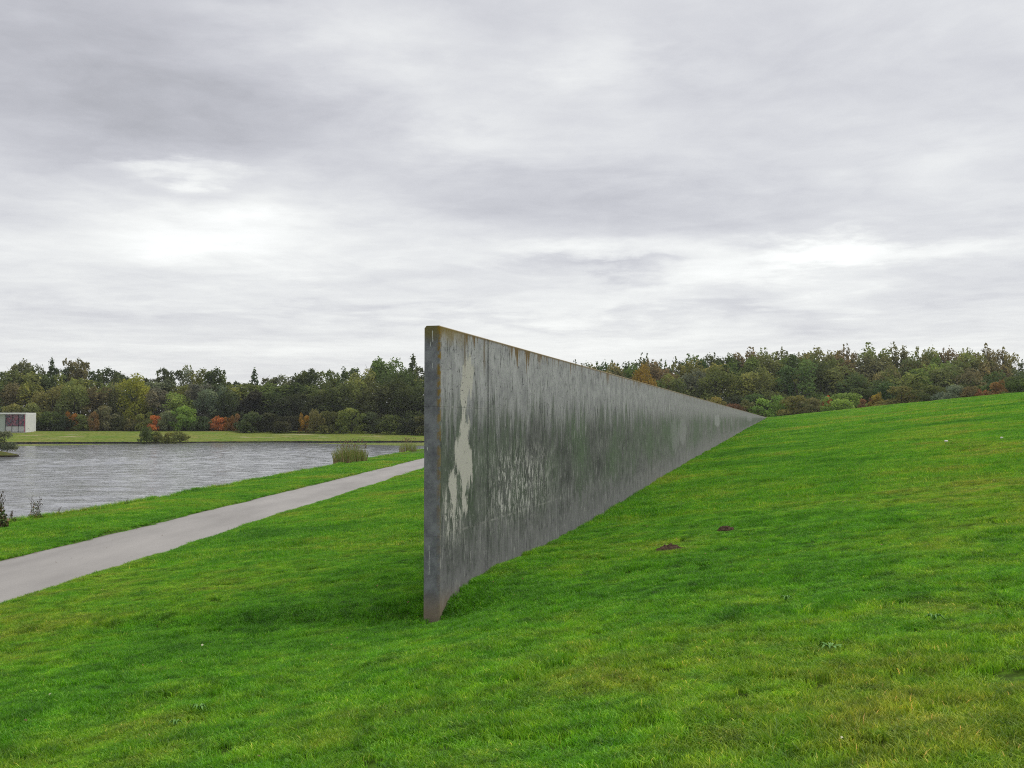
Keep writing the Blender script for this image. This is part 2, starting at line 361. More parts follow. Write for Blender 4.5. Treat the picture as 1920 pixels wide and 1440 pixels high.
c = k.mix(k.m('MULTIPLY', k.ss(s_, 6, 40), k.lin(streak, 0.3, 0.7, 0.25, 0.85)), c, (0.30,0.295,0.285))
# green algae in the middle band
alg = k.m('MULTIPLY', k.m('MULTIPLY', k.ss(relw, 0.2, 0.42), k.ss(relw, 0.86, 0.62)), k.ss(k.m('ADD', k.m('MULTIPLY', big, 0.55), k.m('MULTIPLY', streak, 0.45)), 0.40, 0.60))
alg = k.m('MULTIPLY', alg, k.lin(s_, 0, 6, 0.5, 1.0))
c = k.mix(k.m('MULTIPLY', alg, 0.75), c, (0.095,0.145,0.075))
# fine vertical runs, light and dark
c = k.mix(k.ss(streakf, 0.56, 0.63, 0, 0.6), c, (0.42,0.415,0.40))
c = k.mix(k.ss(streakf, 0.45, 0.38, 0, 0.8), c, (0.045,0.047,0.047))
# scratched pale runs in the lower middle near the end
zone = k.m('MULTIPLY', k.m('MULTIPLY', k.ss(s_, 1.5, 3.2), k.ss(s_, 7.5, 4.6)), k.m('MULTIPLY', k.ss(z_, 1.75, 2.2), k.ss(z_, 3.25, 2.7)))
scr = k.ss(sn(15, 4.0, 1, 6, 0.78, 8.0, 1.0), 0.53, 0.56)
c = k.mix(k.m('MULTIPLY', k.m('MULTIPLY', scr, zone), 1.0), c, (0.52,0.51,0.48))
zone2 = k.m('MULTIPLY', k.m('MULTIPLY', k.ss(s_, 0.05, 0.25), k.ss(s_, 1.15, 0.75)), k.m('MULTIPLY', k.ss(z_, 1.75, 2.1), k.ss(z_, 2.75, 2.45)))
scr2 = k.ss(sn(14, 3.0, 1, 6, 0.78, 18.0, 0.8), 0.51, 0.54)
c = k.mix(k.m('MULTIPLY', k.m('MULTIPLY', scr2, zone2), 0.9), c, (0.52,0.50,0.46))
# the bare pale patch: centre and half-width against height
def zof(py): return EYE-(py-796)*0.00704
def sof(px): return 1.0+(px-870)*0.0239
def patch(rows, amp, seed):
    zs = [zof(r[0]) for r in rows]; z0, z1 = min(zs)-0.02, max(zs)+0.02
    zn = k.m('DIVIDE', k.m('SUBTRACT', k.m('ADD', z_, k.m('MULTIPLY', k.m('SUBTRACT', sn(13, 0.9, 1, 5, 0.7, seed), 0.5), amp)), z0), z1-z0)
    pts = sorted(((zof(r[0])-z0)/(z1-z0), sof(r[1]), r[2]*0.0239) for r in rows)
    cen = k.m('MULTIPLY', k.curve(zn, [(a, q/2) for a, q, w in pts]), 2.0)
    hw = k.m('MULTIPLY', k.curve(zn, [(a, w) for a, q, w in pts]), 1.0)
    dist = k.m('ABSOLUTE', k.m('SUBTRACT', k.m('ADD', s_, k.m('MULTIPLY', k.m('SUBTRACT', sn(9, 5, 1, 6, 0.7, seed+2), 0.5), 0.30)), cen))
    dist = k.m('ADD', dist, k.m('MULTIPLY', k.m('SUBTRACT', sn(13, 2.4, 1, 6, 0.75, seed+4), 0.5), 0.42))
    m_ = k.ss(k.m('SUBTRACT', hw, dist), -0.002, 0.006)
    inr = k.m('MULTIPLY', k.m('GREATER_THAN', zn, 0.0), k.m('LESS_THAN', zn, 1.0))
    return k.m('MULTIPLY', m_, inr)
P1 = [(664,877,0),(668,878,4),(690,879,10),(720,877,11),(737,876,11),(748,869,5.5),(760,868,2.5),(775,869,2),(786,871,7),(800,871,9),(820,871,8),(826,868,13),(850,870,17),(870,870,16),(886,876,12),(902,876,11),(908,872,5),(930,870,3),(955,873,5),(967,874,0)]
P2 = [(876,848,0),(882,848,4),(900,850,7),(920,852,6),(945,852,4),(968,851,0)]
pm1 = k.m('MAXIMUM', patch(P1, 0.9, 30.0), patch(P2, 0.7, 40.0))
onr = k.m('LESS_THAN', y_, 0.02)
pm1 = k.m('MULTIPLY', pm1, onr)
c = k.mix(pm1, c, k.mix(mott, (0.44,0.42,0.37), (0.54,0.52,0.475)))
# paler rubbed patches far along the wall
for (sc_, zc_, ws, wz, a_) in ((51, 3.62, 2.6, 0.36, .6), (30.5, 3.15, 1.6, 0.5, .35), (27.5, 3.0, 1.6, 0.6, .25), (100, 4.0, 7, .3, .4), (66, 3.6, 1.2, .4, .3)):
    uu = k.m('DIVIDE', k.m('SUBTRACT', s_, sc_), ws); vv = k.m('DIVIDE', k.m('SUBTRACT', z_, zc_), wz)
    d2 = k.m('ADD', k.m('ADD', k.m('MULTIPLY', uu, uu), k.m('MULTIPLY', vv, vv)), k.m('MULTIPLY', k.m('SUBTRACT', sn(1.6, 0.6, 1, 7, 0.75, 50.0), 0.5), 5.0))
    c = k.mix(k.m('MULTIPLY', k.ss(d2, 1.1, 0.7), a_), c, (0.40,0.40,0.40))
# air holes
vor = k.new('ShaderNodeTexVoronoi', {'Vector': oc, 'Scale': 15.0, 'Randomness': 1.0})
hole = k.m('MULTIPLY', k.ss(vor.outputs['Distance'], 0.13, 0.08), k.ss(sn(2.5, 2.5, 1, 3, 0.6, 60.0), 0.50, 0.62))
c = k.mix(k.m('MULTIPLY', hole, k.ss(rel, 0.55, 0.25)), c, (0.03,0.03,0.03))
c = k.mix(k.m('MULTIPLY', k.ss(pits, 0.40, 0.36), k.lin(rel, 0.1, 0.7, 0.9, 0.5)), c, (0.045,0.045,0.05))
c = k.mix(k.ss(grit, 0.42, 0.30, 0, 0.6), c, (0.04,0.04,0.042)); c = k.mix(k.ss(grit, 0.60, 0.72, 0, 0.35), c, (0.42,0.42,0.41))
# rust-coloured lichen runs under the top edge
drip = k.ss(k.m('SUBTRACT', dtop, k.m('ADD', k.m('MULTIPLY', k.m('MAXIMUM', k.m('SUBTRACT', sn(3.0, 0.05, 1, 7, 0.8, 70.0), 0.52), 0.0), 2.6), 0.015)), 0.03, -0.05)
drip = k.m('MULTIPLY', drip, k.lin(s_, 3, 30, 1.0, 0.5))
c = k.mix(k.m('MULTIPLY', drip, k.ss(streakf, 0.2, 0.5, 0.5, 1.0)), c, k.mix(streakf, (0.090,0.052,0.018), (0.23,0.145,0.045)))
c = k.mix(k.m('MULTIPLY', k.ss(dtop, 0.05, 0.015), 0.75), c, (0.15,0.105,0.038))
for (sd, w0) in ((1.03, 0.055), (1.98, 0.06)):
    lm = k.m('MULTIPLY', k.ss(k.m('ABSOLUTE', k.m('SUBTRACT', k.m('ADD', s_, k.m('MULTIPLY', k.m('SUBTRACT', mott, 0.5), 0.12)), sd)), w0, w0*0.5), k.ss(dtop, 0.62, 0.25))
    c = k.mix(k.m('MULTIPLY', k.m('MULTIPLY', lm, onr), 0.75), c, (0.135,0.095,0.052))
lich = k.m('MULTIPLY', k.ss(k.m('ADD', dtop, k.m('MULTIPLY', k.m('SUBTRACT', mott, 0.5), 0.5)), 0.24, 0.04), k.ss(s_, 1.5, 0.5))
c = k.mix(k.m('MULTIPLY', lich, 0.72), c, k.mix(grit, (0.12,0.09,0.02), (0.30,0.20,0.012)))
jl = k.m('MULTIPLY', k.ss(k.m('ABSOLUTE', k.m('SUBTRACT', s_, 2.17)), 0.034, 0.02), k.ss(k.m('ADD', dtop, k.m('MULTIPLY', k.m('SUBTRACT', streak, 0.5), 2.5)), 3.0, 1.0))
c = k.mix(k.m('MULTIPLY', jl, 0.85), c, (0.03,0.03,0.03))
for (zj, se, am) in ((Z1_, 2.6, 0.55), (Z2_, 9.0, 0.38)):           # mortar smears along the lift joints
    jm = k.m('MULTIPLY', k.ss(k.m('ABSOLUTE', k.m('SUBTRACT', k.m('ADD', z_, k.m('MULTIPLY', k.m('SUBTRACT', sn(2.5, 0, 1, 5, 0.7, 90.0), 0.5), 0.03)), zj)), 0.02, 0.006), k.m('MULTIPLY', k.ss(s_, se, se*0.7), k.ss(sn(2.2, 0.0, 1, 5, 0.75, 95.0), 0.47, 0.57)))
    c = k.mix(k.m('MULTIPLY', jm, am), c, (0.46,0.45,0.42))
# end face: smoother, darker, bluish
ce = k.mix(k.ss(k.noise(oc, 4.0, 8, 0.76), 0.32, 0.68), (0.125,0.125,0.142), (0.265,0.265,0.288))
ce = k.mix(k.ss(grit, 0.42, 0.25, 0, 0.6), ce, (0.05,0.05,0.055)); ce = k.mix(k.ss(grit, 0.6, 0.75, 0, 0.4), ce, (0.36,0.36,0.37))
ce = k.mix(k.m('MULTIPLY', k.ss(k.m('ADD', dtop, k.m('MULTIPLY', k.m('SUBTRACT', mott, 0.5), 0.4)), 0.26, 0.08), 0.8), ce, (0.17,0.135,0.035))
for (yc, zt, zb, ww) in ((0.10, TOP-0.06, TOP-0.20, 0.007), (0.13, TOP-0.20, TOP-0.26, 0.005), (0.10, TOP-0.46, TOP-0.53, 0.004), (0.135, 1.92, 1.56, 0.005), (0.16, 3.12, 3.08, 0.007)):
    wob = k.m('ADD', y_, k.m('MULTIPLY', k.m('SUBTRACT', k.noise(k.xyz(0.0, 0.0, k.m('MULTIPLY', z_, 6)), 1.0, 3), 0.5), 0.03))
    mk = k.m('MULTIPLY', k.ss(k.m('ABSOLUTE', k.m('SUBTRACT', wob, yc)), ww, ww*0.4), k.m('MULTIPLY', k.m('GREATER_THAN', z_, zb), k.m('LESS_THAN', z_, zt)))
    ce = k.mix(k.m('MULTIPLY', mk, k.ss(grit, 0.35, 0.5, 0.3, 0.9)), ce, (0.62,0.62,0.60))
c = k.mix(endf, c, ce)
# yellow lichen on the vertical arris
arr = k.m('MULTIPLY', k.m('MULTIPLY', k.ss(k.m('ADD', k.m('ABSOLUTE', s_), k.m('ABSOLUTE', y_)), 0.055, 0.02), k.ss(dtop, 3.2, 0.3, 0.15, 1.0)), k.ss(k.noise(oc, 9, 5, 0.7), 0.40, 0.55))
c = k.mix(k.m('MULTIPLY', arr, 0.9), c, (0.25,0.155,0.02))
c = k.mix(topf, c, k.mix(mott, (0.24,0.19,0.10), (0.36,0.31,0.22)))
# earth splashed on the foot of the wall
ft = k.ss(k.m('ADD', z_, k.m('MULTIPLY', k.m('SUBTRACT', mott, 0.5), 0.25)), 1.42, 1.05)
c = k.mix(k.m('MULTIPLY', k.m('MULTIPLY', ft, k.ss(s_, 2.5, 0.1)), 0.75), c, (0.26,0.19,0.13))
k.put(b.inputs['Base Color'], c)
hb = k.m('ADD', k.m('MULTIPLY', grit, 0.5), k.m('MULTIPLY', hole, -1.2))
hb = k.m('ADD', hb, k.m('MULTIPLY', pm1, -0.8))
k.put(b.inputs['Normal'], k.new('ShaderNodeBump', {'Height': hb, 'Strength': 0.5, 'Distance': 0.006}).outputs[0])

wall = tag(empty('concrete_wall', (WX, WY, 0), math.atan2(UY, UX)), 'long grey concrete wall with streaked face and rusty lichen, tapering away into the grass slope', 'wall')
mat_joint, kk, bb_ = material('joint_shadow', 0.95, 0.1); bb_.inputs['Base Color'].default_value = (0.05,0.05,0.05,1)
jn = kk.noise(kk.new('ShaderNodeTexCoord').outputs['Object'], 14, 4, 0.6); kk.put(bb_.inputs['Base Color'], kk.ramp(jn, [(0.3,(0.03,0.03,0.03)),(0.7,(0.08,0.08,0.075))]))
CT = 0.03; CS = 0.012                       # chamfers
def panel(s0, s1, z0, z1, top=False, first=False):
    # cross-section extruded along the wall; only the top course and the free end are chamfered
    sec = [(0.0, z0), (0.0, z1-(CS if top else 0.0))] + ([(CS, z1), (WT-CT, z1)] if top else [(0.0, z1), (WT, z1)]) + [(WT, z1-(CT if top else 0)), (WT, z0)]
    sec = [p for i, p in enumerate(sec) if i == 0 or p != sec[i-1]]
    m = MB(); n_ = len(sec)
    rings = [(s0, 0.0)] if not first else [(s0, CS), (s0+CS, 0.0)]
    rings += [(s1, 0.0)]
    for (s, ins) in rings:
        for (y, z) in sec: m.v.append((s, min(max(y, ins), WT-ins), z))
    for r in range(len(rings)-1):
        for i in range(n_): m.f.append((r*n_+i, r*n_+(i+1)%n_, (r+1)*n_+(i+1)%n_, (r+1)*n_+i))
    m.f.append(tuple(reversed(range(n_)))); m.f.append(tuple((len(rings)-1)*n_+i for i in range(n_)))
    o = m.build('concrete_panel', mat_conc, wall)
    import bmesh
    bm = bmesh.new(); bm.from_mesh(o.data); bmesh.ops.recalc_face_normals(bm, faces=bm.faces); bm.to_mesh(o.data); bm.free()
    return o
Z1, Z2 = EYE+0.224, EYE-1.37
sj = [0.0, 2.17, 7.1] + list(np.arange(13.9, WLEN-5, 6.85)) + [WLEN]
for i in range(len(sj)-1):
    a = sj[i] + (0.0 if i == 0 else (0.010 if i == 1 else 0.0018)); b1 = sj[i+1] - (0.010 if i == 0 else 0.0018)
    bot = EYE + float(np.interp(sj[i], BP[:,0], BP[:,1])) - 0.7
    if i < 1:
        panel(a, b1, bot, Z2-0.001, first=(i == 0)); panel(a, b1, Z2+0.001, Z1-0.001, first=(i == 0)); panel(a, b1, Z1+0.001, TOP, True, first=(i == 0))
    else:
        panel(a, b1, bot, TOP, True)
MB().box(0.03, 14.0, 0.012, WT-0.012, 0.4, TOP-0.04).build('joint_light_block', mat_joint, wall)  # box added inside the wall to block light through the joints

# ------------------------------------------------------------------ grass (patches of blades set out on the ground)
def blade_patch(name, n, R, hmin, hmax, wid, segs, straw=0.03):
    r = R*np.sqrt(rng.random(n)); th = rng.random(n)*2*np.pi; bx, by = r*np.cos(th), r*np.sin(th)
    h = hmin+(hmax-hmin)*rng.random(n)**1.4; ln = h*(0.25+0.85*rng.random(n)); la = rng.random(n)*2*np.pi
    fa = rng.random(n)*2*np.pi; wx, wy = np.cos(fa)*wid*0.5*(0.6+0.8*rng.random(n)), np.sin(fa)*wid*0.5*(0.6+0.8*rng.random(n))
    V = []; F = []; tone = []
    tv = np.where(rng.random(n) < straw, 0.95+0.05*rng.random(n), rng.random(n)*0.93)
    rows = []
    for j in range(segs):
        f_ = j/segs; c_ = (1-f_*0.45)
        cx, cy, cz = bx+ln*f_*f_*np.cos(la), by+ln*f_*f_*np.sin(la), h*f_*(1-0.25*f_)-0.012*(j == 0)
        rows += [np.stack([cx-wx*c_, cy-wy*c_, cz],-1), np.stack([cx+wx*c_, cy+wy*c_, cz],-1)]
    rows.append(np.stack([bx+ln*np.cos(la), by+ln*np.sin(la), h*0.75],-1))
    V = np.concatenate(rows); T = []
    i0 = np.arange(n)
    for j in range(segs-1):
        a, b_, c_, d = i0+2*j*n, i0+(2*j+1)*n, i0+(2*j+3)*n, i0+(2*j+2)*n
        T += [np.stack([a,b_,c_],1), np.stack([a,c_,d],1)]
    a, b_, c_ = i0+2*(segs-1)*n, i0+(2*segs-1)*n, i0+2*segs*n
    T.append(np.stack([a,b_,c_],1))
    me = mesh_np(name, V, np.concatenate(T)); face_attr(me, 'tone', np.tile(tv, 2*(segs-1)+1)); me.materials.append(mat_grass)
    return bpy.data.objects.new(name, me)
def scatter(name, protos, P, rot, scl, label=None, kind='stuff', idx=None):
    coll = bpy.data.collections.new(name+'_source')
    for o in protos: coll.objects.link(o)
    me = bpy.data.meshes.new(name); me.vertices.add(len(P)); me.vertices.foreach_set('co', P.astype(np.float32).ravel())
    a = me.attributes.new('rot','FLOAT_VECTOR','POINT'); a.data.foreach_set('vector', rot.astype(np.float32).ravel())
    a = me.attributes.new('scl','FLOAT_VECTOR','POINT'); a.data.foreach_set('vector', scl.astype(np.float32).ravel())
    a = me.attributes.new('idx','INT','POINT'); a.data.foreach_set('value', (rng.integers(0, len(protos), len(P)) if idx is None else idx).astype(np.int32))
    o = bpy.data.objects.new(name, me); COL.objects.link(o)
    ng = bpy.data.node_groups.new(name, 'GeometryNodeTree')
    ng.interface.new_socket('Geometry', in_out='INPUT', socket_type='NodeSocketGeometry'); ng.interface.new_socket('Geometry', in_out='OUTPUT', socket_type='NodeSocketGeometry')
    q = NT(ng); gi = q.new('NodeGroupInput'); go = q.new('NodeGroupOutput')
    ci = q.new('GeometryNodeCollectionInfo', {'Collection': coll, 'Separate Children': True, 'Reset Children': True})
    def att(nm, dt): return q.new('GeometryNodeInputNamedAttribute', {'Name': nm}, data_type=dt).outputs['Attribute']
    ip = q.new('GeometryNodeInstanceOnPoints', {'Points': gi.outputs[0], 'Instance': ci.outputs[0], 'Pick Instance': True})
    q.put(ip.inputs['Instance Index'], att('idx','INT'))
    e2r = q.new('FunctionNodeEulerToRotation'); q.put(e2r.inputs[0], att('rot','FLOAT_VECTOR')); q.put(ip.inputs['Rotation'], e2r.outputs[0])
    q.put(ip.inputs['Scale'], att('scl','FLOAT_VECTOR'))
    q.l.new(ip.outputs[0], go.inputs[0])
    md = o.modifiers.new('scatter', 'NODES'); md.node_group = ng
    return tag(o, label, None, None, kind)
def sow(y0, y1, dens, R, side=0.58, extra=5.0):
    n_ = int(dens*((side*y1+extra)*2*(y1-y0)))
    X = (rng.random(n_)*2-1)*(side*y1+extra); Y = y0+(y1-y0)*rng.random(n_)
    ok = np.abs(X) < side*Y+extra
    p, q = pq(X, Y)
    ok &= ~((q < 0.03) & (q > -WT-0.03) & (p > -0.02) & (p < WLEN))
    gap = 0.6*R
    ok &= (X > pathR(Y)+gap-0.03) | ((X < pathL(Y)-gap-0.09*(vn(Y*2.7, Y*0, 91)+1)) & (X > shoreX(Y)+0.12*R))
    ok &= (p+1.17*np.maximum(q,0)-194)/1.54 < 6
    ok &= ~((q < -0.2-4) & (Y > 110))
    X, Y = X[ok], Y[ok]
    return X, Y
def tilt(gx_, gy_, yaw):
    # euler angles of a frame whose z axis follows the ground normal (R = T * Rz(yaw))
    nz = 1/np.sqrt(1+gx_**2+gy_**2); N = np.stack([-gx_*nz, -gy_*nz, nz],-1)
    h = np.stack([np.cos(yaw), np.sin(yaw), np.zeros_like(yaw)],-1); a = h-N*np.sum(h*N,-1,keepdims=True); a /= np.linalg.norm(a,axis=1,keepdims=True)
    b_ = np.cross(N, a)
    return np.stack([np.arctan2(b_[:,2], N[:,2]), -np.arcsin(np.clip(a[:,2],-1,1)), np.arctan2(a[:,1], a[:,0])],-1)
def grass_zone(name, y0, y1, dens, R, protos, hs, label):
    X, Y = sow(y0, y1, dens, R); Z = H(X, Y)
    n_ = len(X); p, q = pq(X, Y)
    tuft = 0.72+0.50*np.clip(0.5+1.1*fbm(X*2.3, Y*2.3, 101, 3), 0, 1.6)
    nearw = np.clip(1-(np.abs(q+0.1)-0.1)/0.5, 0, 1)*(p > 0.3)*(p < 188)
    tuft = tuft*(1+0.3*nearw)
    bare = np.exp(-((X-WX+0.15)**2+(Y-WY)**2)/0.05); keep = rng.random(n_) > bare*0.8
    for (mx, my, mr, mry) in MOLES: keep &= ((X-mx)/(mr*0.85))**2+((Y-my)/(mry*0.85))**2 > 1
    gxs = (H(X+0.12, Y)-H(X-0.12, Y))/0.24; gys = (H(X, Y+0.12)-H(X, Y-0.12))/0.24
    gxs = np.clip(gxs,-.5,.5); gys = np.clip(gys,-.5,.5); yaw = rng.random(n_)*6.283
    lx = gxs*np.cos(yaw)+gys*np.sin(yaw); ly = -gxs*np.sin(yaw)+gys*np.cos(yaw)
    rot = tilt(gxs, gys, yaw)
    sx = 0.9+0.25*rng.random(n_)
    scl = np.stack([sx, sx, hs*tuft*(0.85+0.3*rng.random(n_))],-1)
    return scatter(name, protos, np.stack([X,Y,Z],-1)[keep], rot[keep], scl[keep], label)
def ground_at(px, py, y0=4.0, y1=190.0):               # where a sight line meets the ground (used once, to survey positions)
    Ys = np.concatenate([np.arange(y0, 40, 0.02), np.arange(40, y1, 0.2)]); Xs = (px-960)/2027*Ys
    a_ = math.atan((720-py)/2027)+math.radians(2.147)
    Zs = EYE+Ys*math.tan(a_); hh = H(Xs, Ys, False); i = int(np.argmax(hh >= Zs))
    return float(Xs[i]), float(Ys[i]), float(hh[i])
m1 = ground_at(1252, 1034); m2 = ground_at(1359, 998)
MOLES = [(m1[0], m1[1], 0.18, 0.14), (m2[0], m2[1], 0.12, 0.13)]
pa = [blade_patch('grass_patch', 420, 0.18, 0.024, 0.060, 0.005, 3, 0.014) for _ in range(6)]
pe = [blade_patch('grass_edge_patch', 70, 0.10, 0.025, 0.075, 0.007, 2) for _ in range(4)]
pb = [blade_patch('grass_patch', 420, 0.45, 0.03, 0.085, 0.008, 2) for _ in range(5)]
pc = [blade_patch('grass_patch', 420, 1.05, 0.04, 0.11, 0.022, 2) for _ in range(5)]
for side_ in (0, 1):
    Y = 10+85*rng.random(9000)**1.5; X = (pathR(Y)+0.02+0.30*rng.random(9000)) if side_ else (pathL(Y)-0.06-0.30*rng.random(9000)-0.05*(vn(Y*2.7, Y*0, 91)+1))
    grow = (0.8+0.5*rng.random(9000))[:,None]
    scatter('path_edge_grass', pe, np.stack([X, Y, H(X, Y)+0.004],-1), tilt(0*X, 0*X, rng.random(9000)*6.283), np.repeat(grow,3,1), 'grass growing along the edge of the path')
grass_zone('grass', 2.8, 22, 40, 0.18, pa, 1.0, 'short mown lawn grass in the foreground')
grass_zone('grass', 22, 62, 9.0, 0.45, pb, 1.0, 'mown lawn grass in the middle distance')
grass_zone('grass', 62, 205, 1.5, 1.05, pc, 1.0, 'lawn grass on the far slope')

# ------------------------------------------------------------------ foliage
mat_leaf = bpy.data.materials.new('foliage'); mat_leaf.use_nodes = True
k = NT(mat_leaf.node_tree); k.n.clear()
oi = k.new('ShaderNodeObjectInfo'); tone = k.new('ShaderNodeAttribute', attribute_name='tone').outputs['Fac']
oc = k.new('ShaderNodeNewGeometry').outputs['Position']
pn = k.noise(oc, 0.45, 3, 0.6)
mul = k.ramp(tone, [(0.0,(0.55,0.6,0.6)),(0.5,(1,1,1)),(0.85,(1.35,1.3,1.15)),(1.0,(1.9,1.6,1.3))])
c = k.mix(1.0, oi.outputs['Color'], mul, 'MULTIPLY')
c = k.mix(k.ss(pn, 0.35, 0.65, 0.0, 0.55), c, k.mix(1.0, c, (1.14,1.0,0.88), 'MULTIPLY'))
dif = k.new('ShaderNodeBsdfDiffuse', {'Color': c}); trn = k.new('ShaderNodeBsdfTranslucent', {'Color': c})
mx = k.new('ShaderNodeMixShader', {0: 0.42, 1: dif.outputs[0], 2: trn.outputs[0]})
k.l.new(mx.outputs[0], k.new('ShaderNodeOutputMaterial').inputs[0])
mat_bark, k, b = material('bark', 0.95, 0.1)
k.put(b.inputs['Base Color'], k.ramp(k.noise(k.new('ShaderNodeTexCoord').outputs['Object'], 5, 4, 0.6), [(0.3,(0.03,0.026,0.02)),(0.7,(0.09,0.078,0.06))]))

def leaf_quads(C, N, size, jit=0.9, tone=None):
    n_ = len(C); d = N + rng.normal(0, jit, (n_,3)); d /= np.linalg.norm(d,axis=1,keepdims=True)+1e-9
    r = rng.normal(0,1,(n_,3)); a = np.cross(d, r); a /= np.linalg.norm(a,axis=1,keepdims=True)+1e-9; b_ = np.cross(d, a)
    s = (size*(0.6+0.8*rng.random(n_)))[:,None]; asp = (0.45+0.35*rng.random(n_))[:,None]
    V = np.stack([C-a*s*0.5, C+b_*s*0.5*asp+d*s*0.08, C+a*s*0.5, C-b_*s*0.5*asp+d*s*0.08],1).reshape(-1,3)
    F = np.arange(n_*4).reshape(-1,4)
    return V, F, (rng.random(n_) if tone is None else tone)
def crown_mesh(kind, n, size, seed):
    # all crowns fit a space 1 wide (radius .5) and 1 tall, standing on the ground at z = 0
    r_ = np.random.default_rng(seed); L = []
    if kind == 'round':
        for _ in range(22):
            z = 0.10+0.80*r_.random(); w = 0.40*np.sqrt(max(0.02, 1-((z-0.46)/0.58)**2)); a = r_.random()*6.283; q = w*np.sqrt(r_.random())
            L.append((q*np.cos(a), q*np.sin(a), z, 0.10+0.10*r_.random()))
    elif kind == 'ragged':
        for _ in range(26):
            z = 0.08+0.80*r_.random()**0.9; w = 0.38*np.sqrt(max(0.03, 1-((z-0.42)/0.62)**2)); a = r_.random()*6.283; q = w*np.sqrt(r_.random())
            L.append((q*np.cos(a), q*np.sin(a), z, 0.06+0.09*r_.random()))
        for _ in range(4): L.append((r_.normal(0,.14), r_.normal(0,.14), 0.86+0.10*r_.random(), 0.05))
    elif kind == 'cone':
        for i in range(30):
            z = 0.04+0.92*(i+0.5)/30; w = 0.42*(1-z)**0.85; a = i*2.4; L.append((w*0.7*np.cos(a), w*0.7*np.sin(a), z, 0.035+0.10*(1-z)))
    elif kind == 'poplar':
        for _ in range(20):
            z = 0.18+0.62*r_.random(); w = 0.36*np.sqrt(max(0.02, 1-((z-0.5)/0.52)**2)); a = r_.random()*6.283; q = w*np.sqrt(r_.random())
            L.append((q*np.cos(a), q*np.sin(a), z, 0.07+0.07*r_.random()))
    elif kind == 'bush':
        for _ in range(20):
            a = r_.random()*6.283; q = 0.40*np.sqrt(r_.random()); z = (0.08+0.74*r_.random())*np.sqrt(max(0.05, 1-(q/0.47)**2)); L.append((q*np.cos(a), q*np.sin(a), z, 0.10+0.09*r_.random()))
    L = np.array(L); wt = L[:,3]**2; ix = r_.choice(len(L), n, p=wt/wt.sum())
    d = r_.normal(0,1,(n,3)); d /= np.linalg.norm(d,axis=1,keepdims=True); d[:,2] = np.where(r_.random(n) < 0.35, np.abs(d[:,2]), d[:,2])
    rad = L[ix,3]*(0.55+0.55*r_.random(n)**0.6)
    C = L[ix,:3] + d*rad[:,None]*np.array([1.0,1.0,0.85])
    C += r_.normal(0, 0.012, C.shape)
    lobe_t = r_.random(len(L))[ix]
    if kind == 'poplar':                       # upright shoots above the crown
        m_ = n//3; q = 20; sx = r_.normal(0,.17,q); sy = r_.normal(0,.17,q); rr = np.sqrt(sx**2+sy**2); zt = 1.0-0.9*rr*rr*3-0.12*r_.random(q); j = r_.integers(0,q,m_); f_ = r_.random(m_)
        zz = 0.6+(zt[j]-0.6)*f_; sp_ = 0.5+0.5*f_
        C2 = np.stack([sx[j]*sp_*1.15+r_.normal(0,.018,m_), sy[j]*sp_*1.15+r_.normal(0,.018,m_), zz],-1); d2 = r_.normal(0,1,(m_,3))
        C = np.concatenate([C, C2]); d = np.concatenate([d, d2]); lobe_t = np.concatenate([lobe_t, r_.random(m_)])
    C[:,2] = np.maximum(C[:,2], 0.01)
    return C, d, lobe_t
def crown(kind, n, leaf, seed, wide, tall):
    C, d, lt = crown_mesh(kind, n, leaf, seed)
    C = C*np.array([wide, wide, tall]); V, F, tn = leaf_quads(C, d, np.full(len(C), leaf))
    me = mesh_np('crown', V, F); face_attr(me, 'tone', np.clip(0.55*lt+0.45*tn, 0, 1)); me.materials.append(mat_leaf); return me
def trunk_mesh(seed, tall, r0, reach=0.75, limbs=6):
    r_ = random.Random(seed); m = MB(); b1 = r_.uniform(-.03,.03)*tall
    pts = [(0,0,-0.5),(b1*.3,0,tall*.2),(b1,b1*.5,tall*.45),(b1*.6,b1,tall*reach)]
    m.tube(pts, [r0,r0*.8,r0*.55,r0*.15], 6)
    for i in range(limbs):
        z = tall*(0.25+0.5*i/limbs); a = i*2.4+r_.random(); l = tall*0.2
        m.tube([(b1*.6,b1*.3,z),(l*.5*math.cos(a),l*.5*math.sin(a),z+l*.45),(l*math.cos(a),l*math.sin(a),z+l*1.1)], [r0*.35,r0*.22,r0*.06], 5)
    return mesh_np('trunk', m.v, m.f)
STD = {'round': (8,12), 'ragged': (7,13), 'cone': (5,13), 'poplar': (8,14), 'bush': (4,3)}
NLEAF = {'round': 3600, 'ragged': 3400, 'cone': 2300, 'poplar': 2700, 'bush': 2000}
LEAF = {'round': 0.46, 'ragged': 0.44, 'cone': 0.42, 'poplar': 0.42, 'bush': 0.24}
CR = {kd: [crown(kd, NLEAF[kd], LEAF[kd], 100*i+len(kd), *STD[kd]) for i in range(4)] for kd in STD}
TR = {kd: [trunk_mesh(i+len(kd)*9, STD[kd][1], 0.22 if kd != 'bush' else 0.05, 0.8 if kd != 'bush' else 0.6, 6 if kd != 'bush' else 4) for i in range(2)] for kd in STD}
cnt = [0]
def plant(kind, x, y, z, wide, tall, col, name, label, cat, group):
    i = cnt[0]; cnt[0] += 1
    r = empty(name, (x, y, z), random.random()*6.28); tag(r, label, cat, group)
    w0, t0 = STD[kind]; sc_ = (wide/w0, wide/w0, tall/t0)
    t = obj('trunk' if kind != 'bush' else 'stem', TR[kind][i % 2], mat_bark, r); t.scale = sc_
    c = obj('crown' if kind != 'bush' else 'foliage', CR[kind][(i*7+i//3) % 4], None, r); c.scale = sc_; c.color = (*col, 1)
    return r

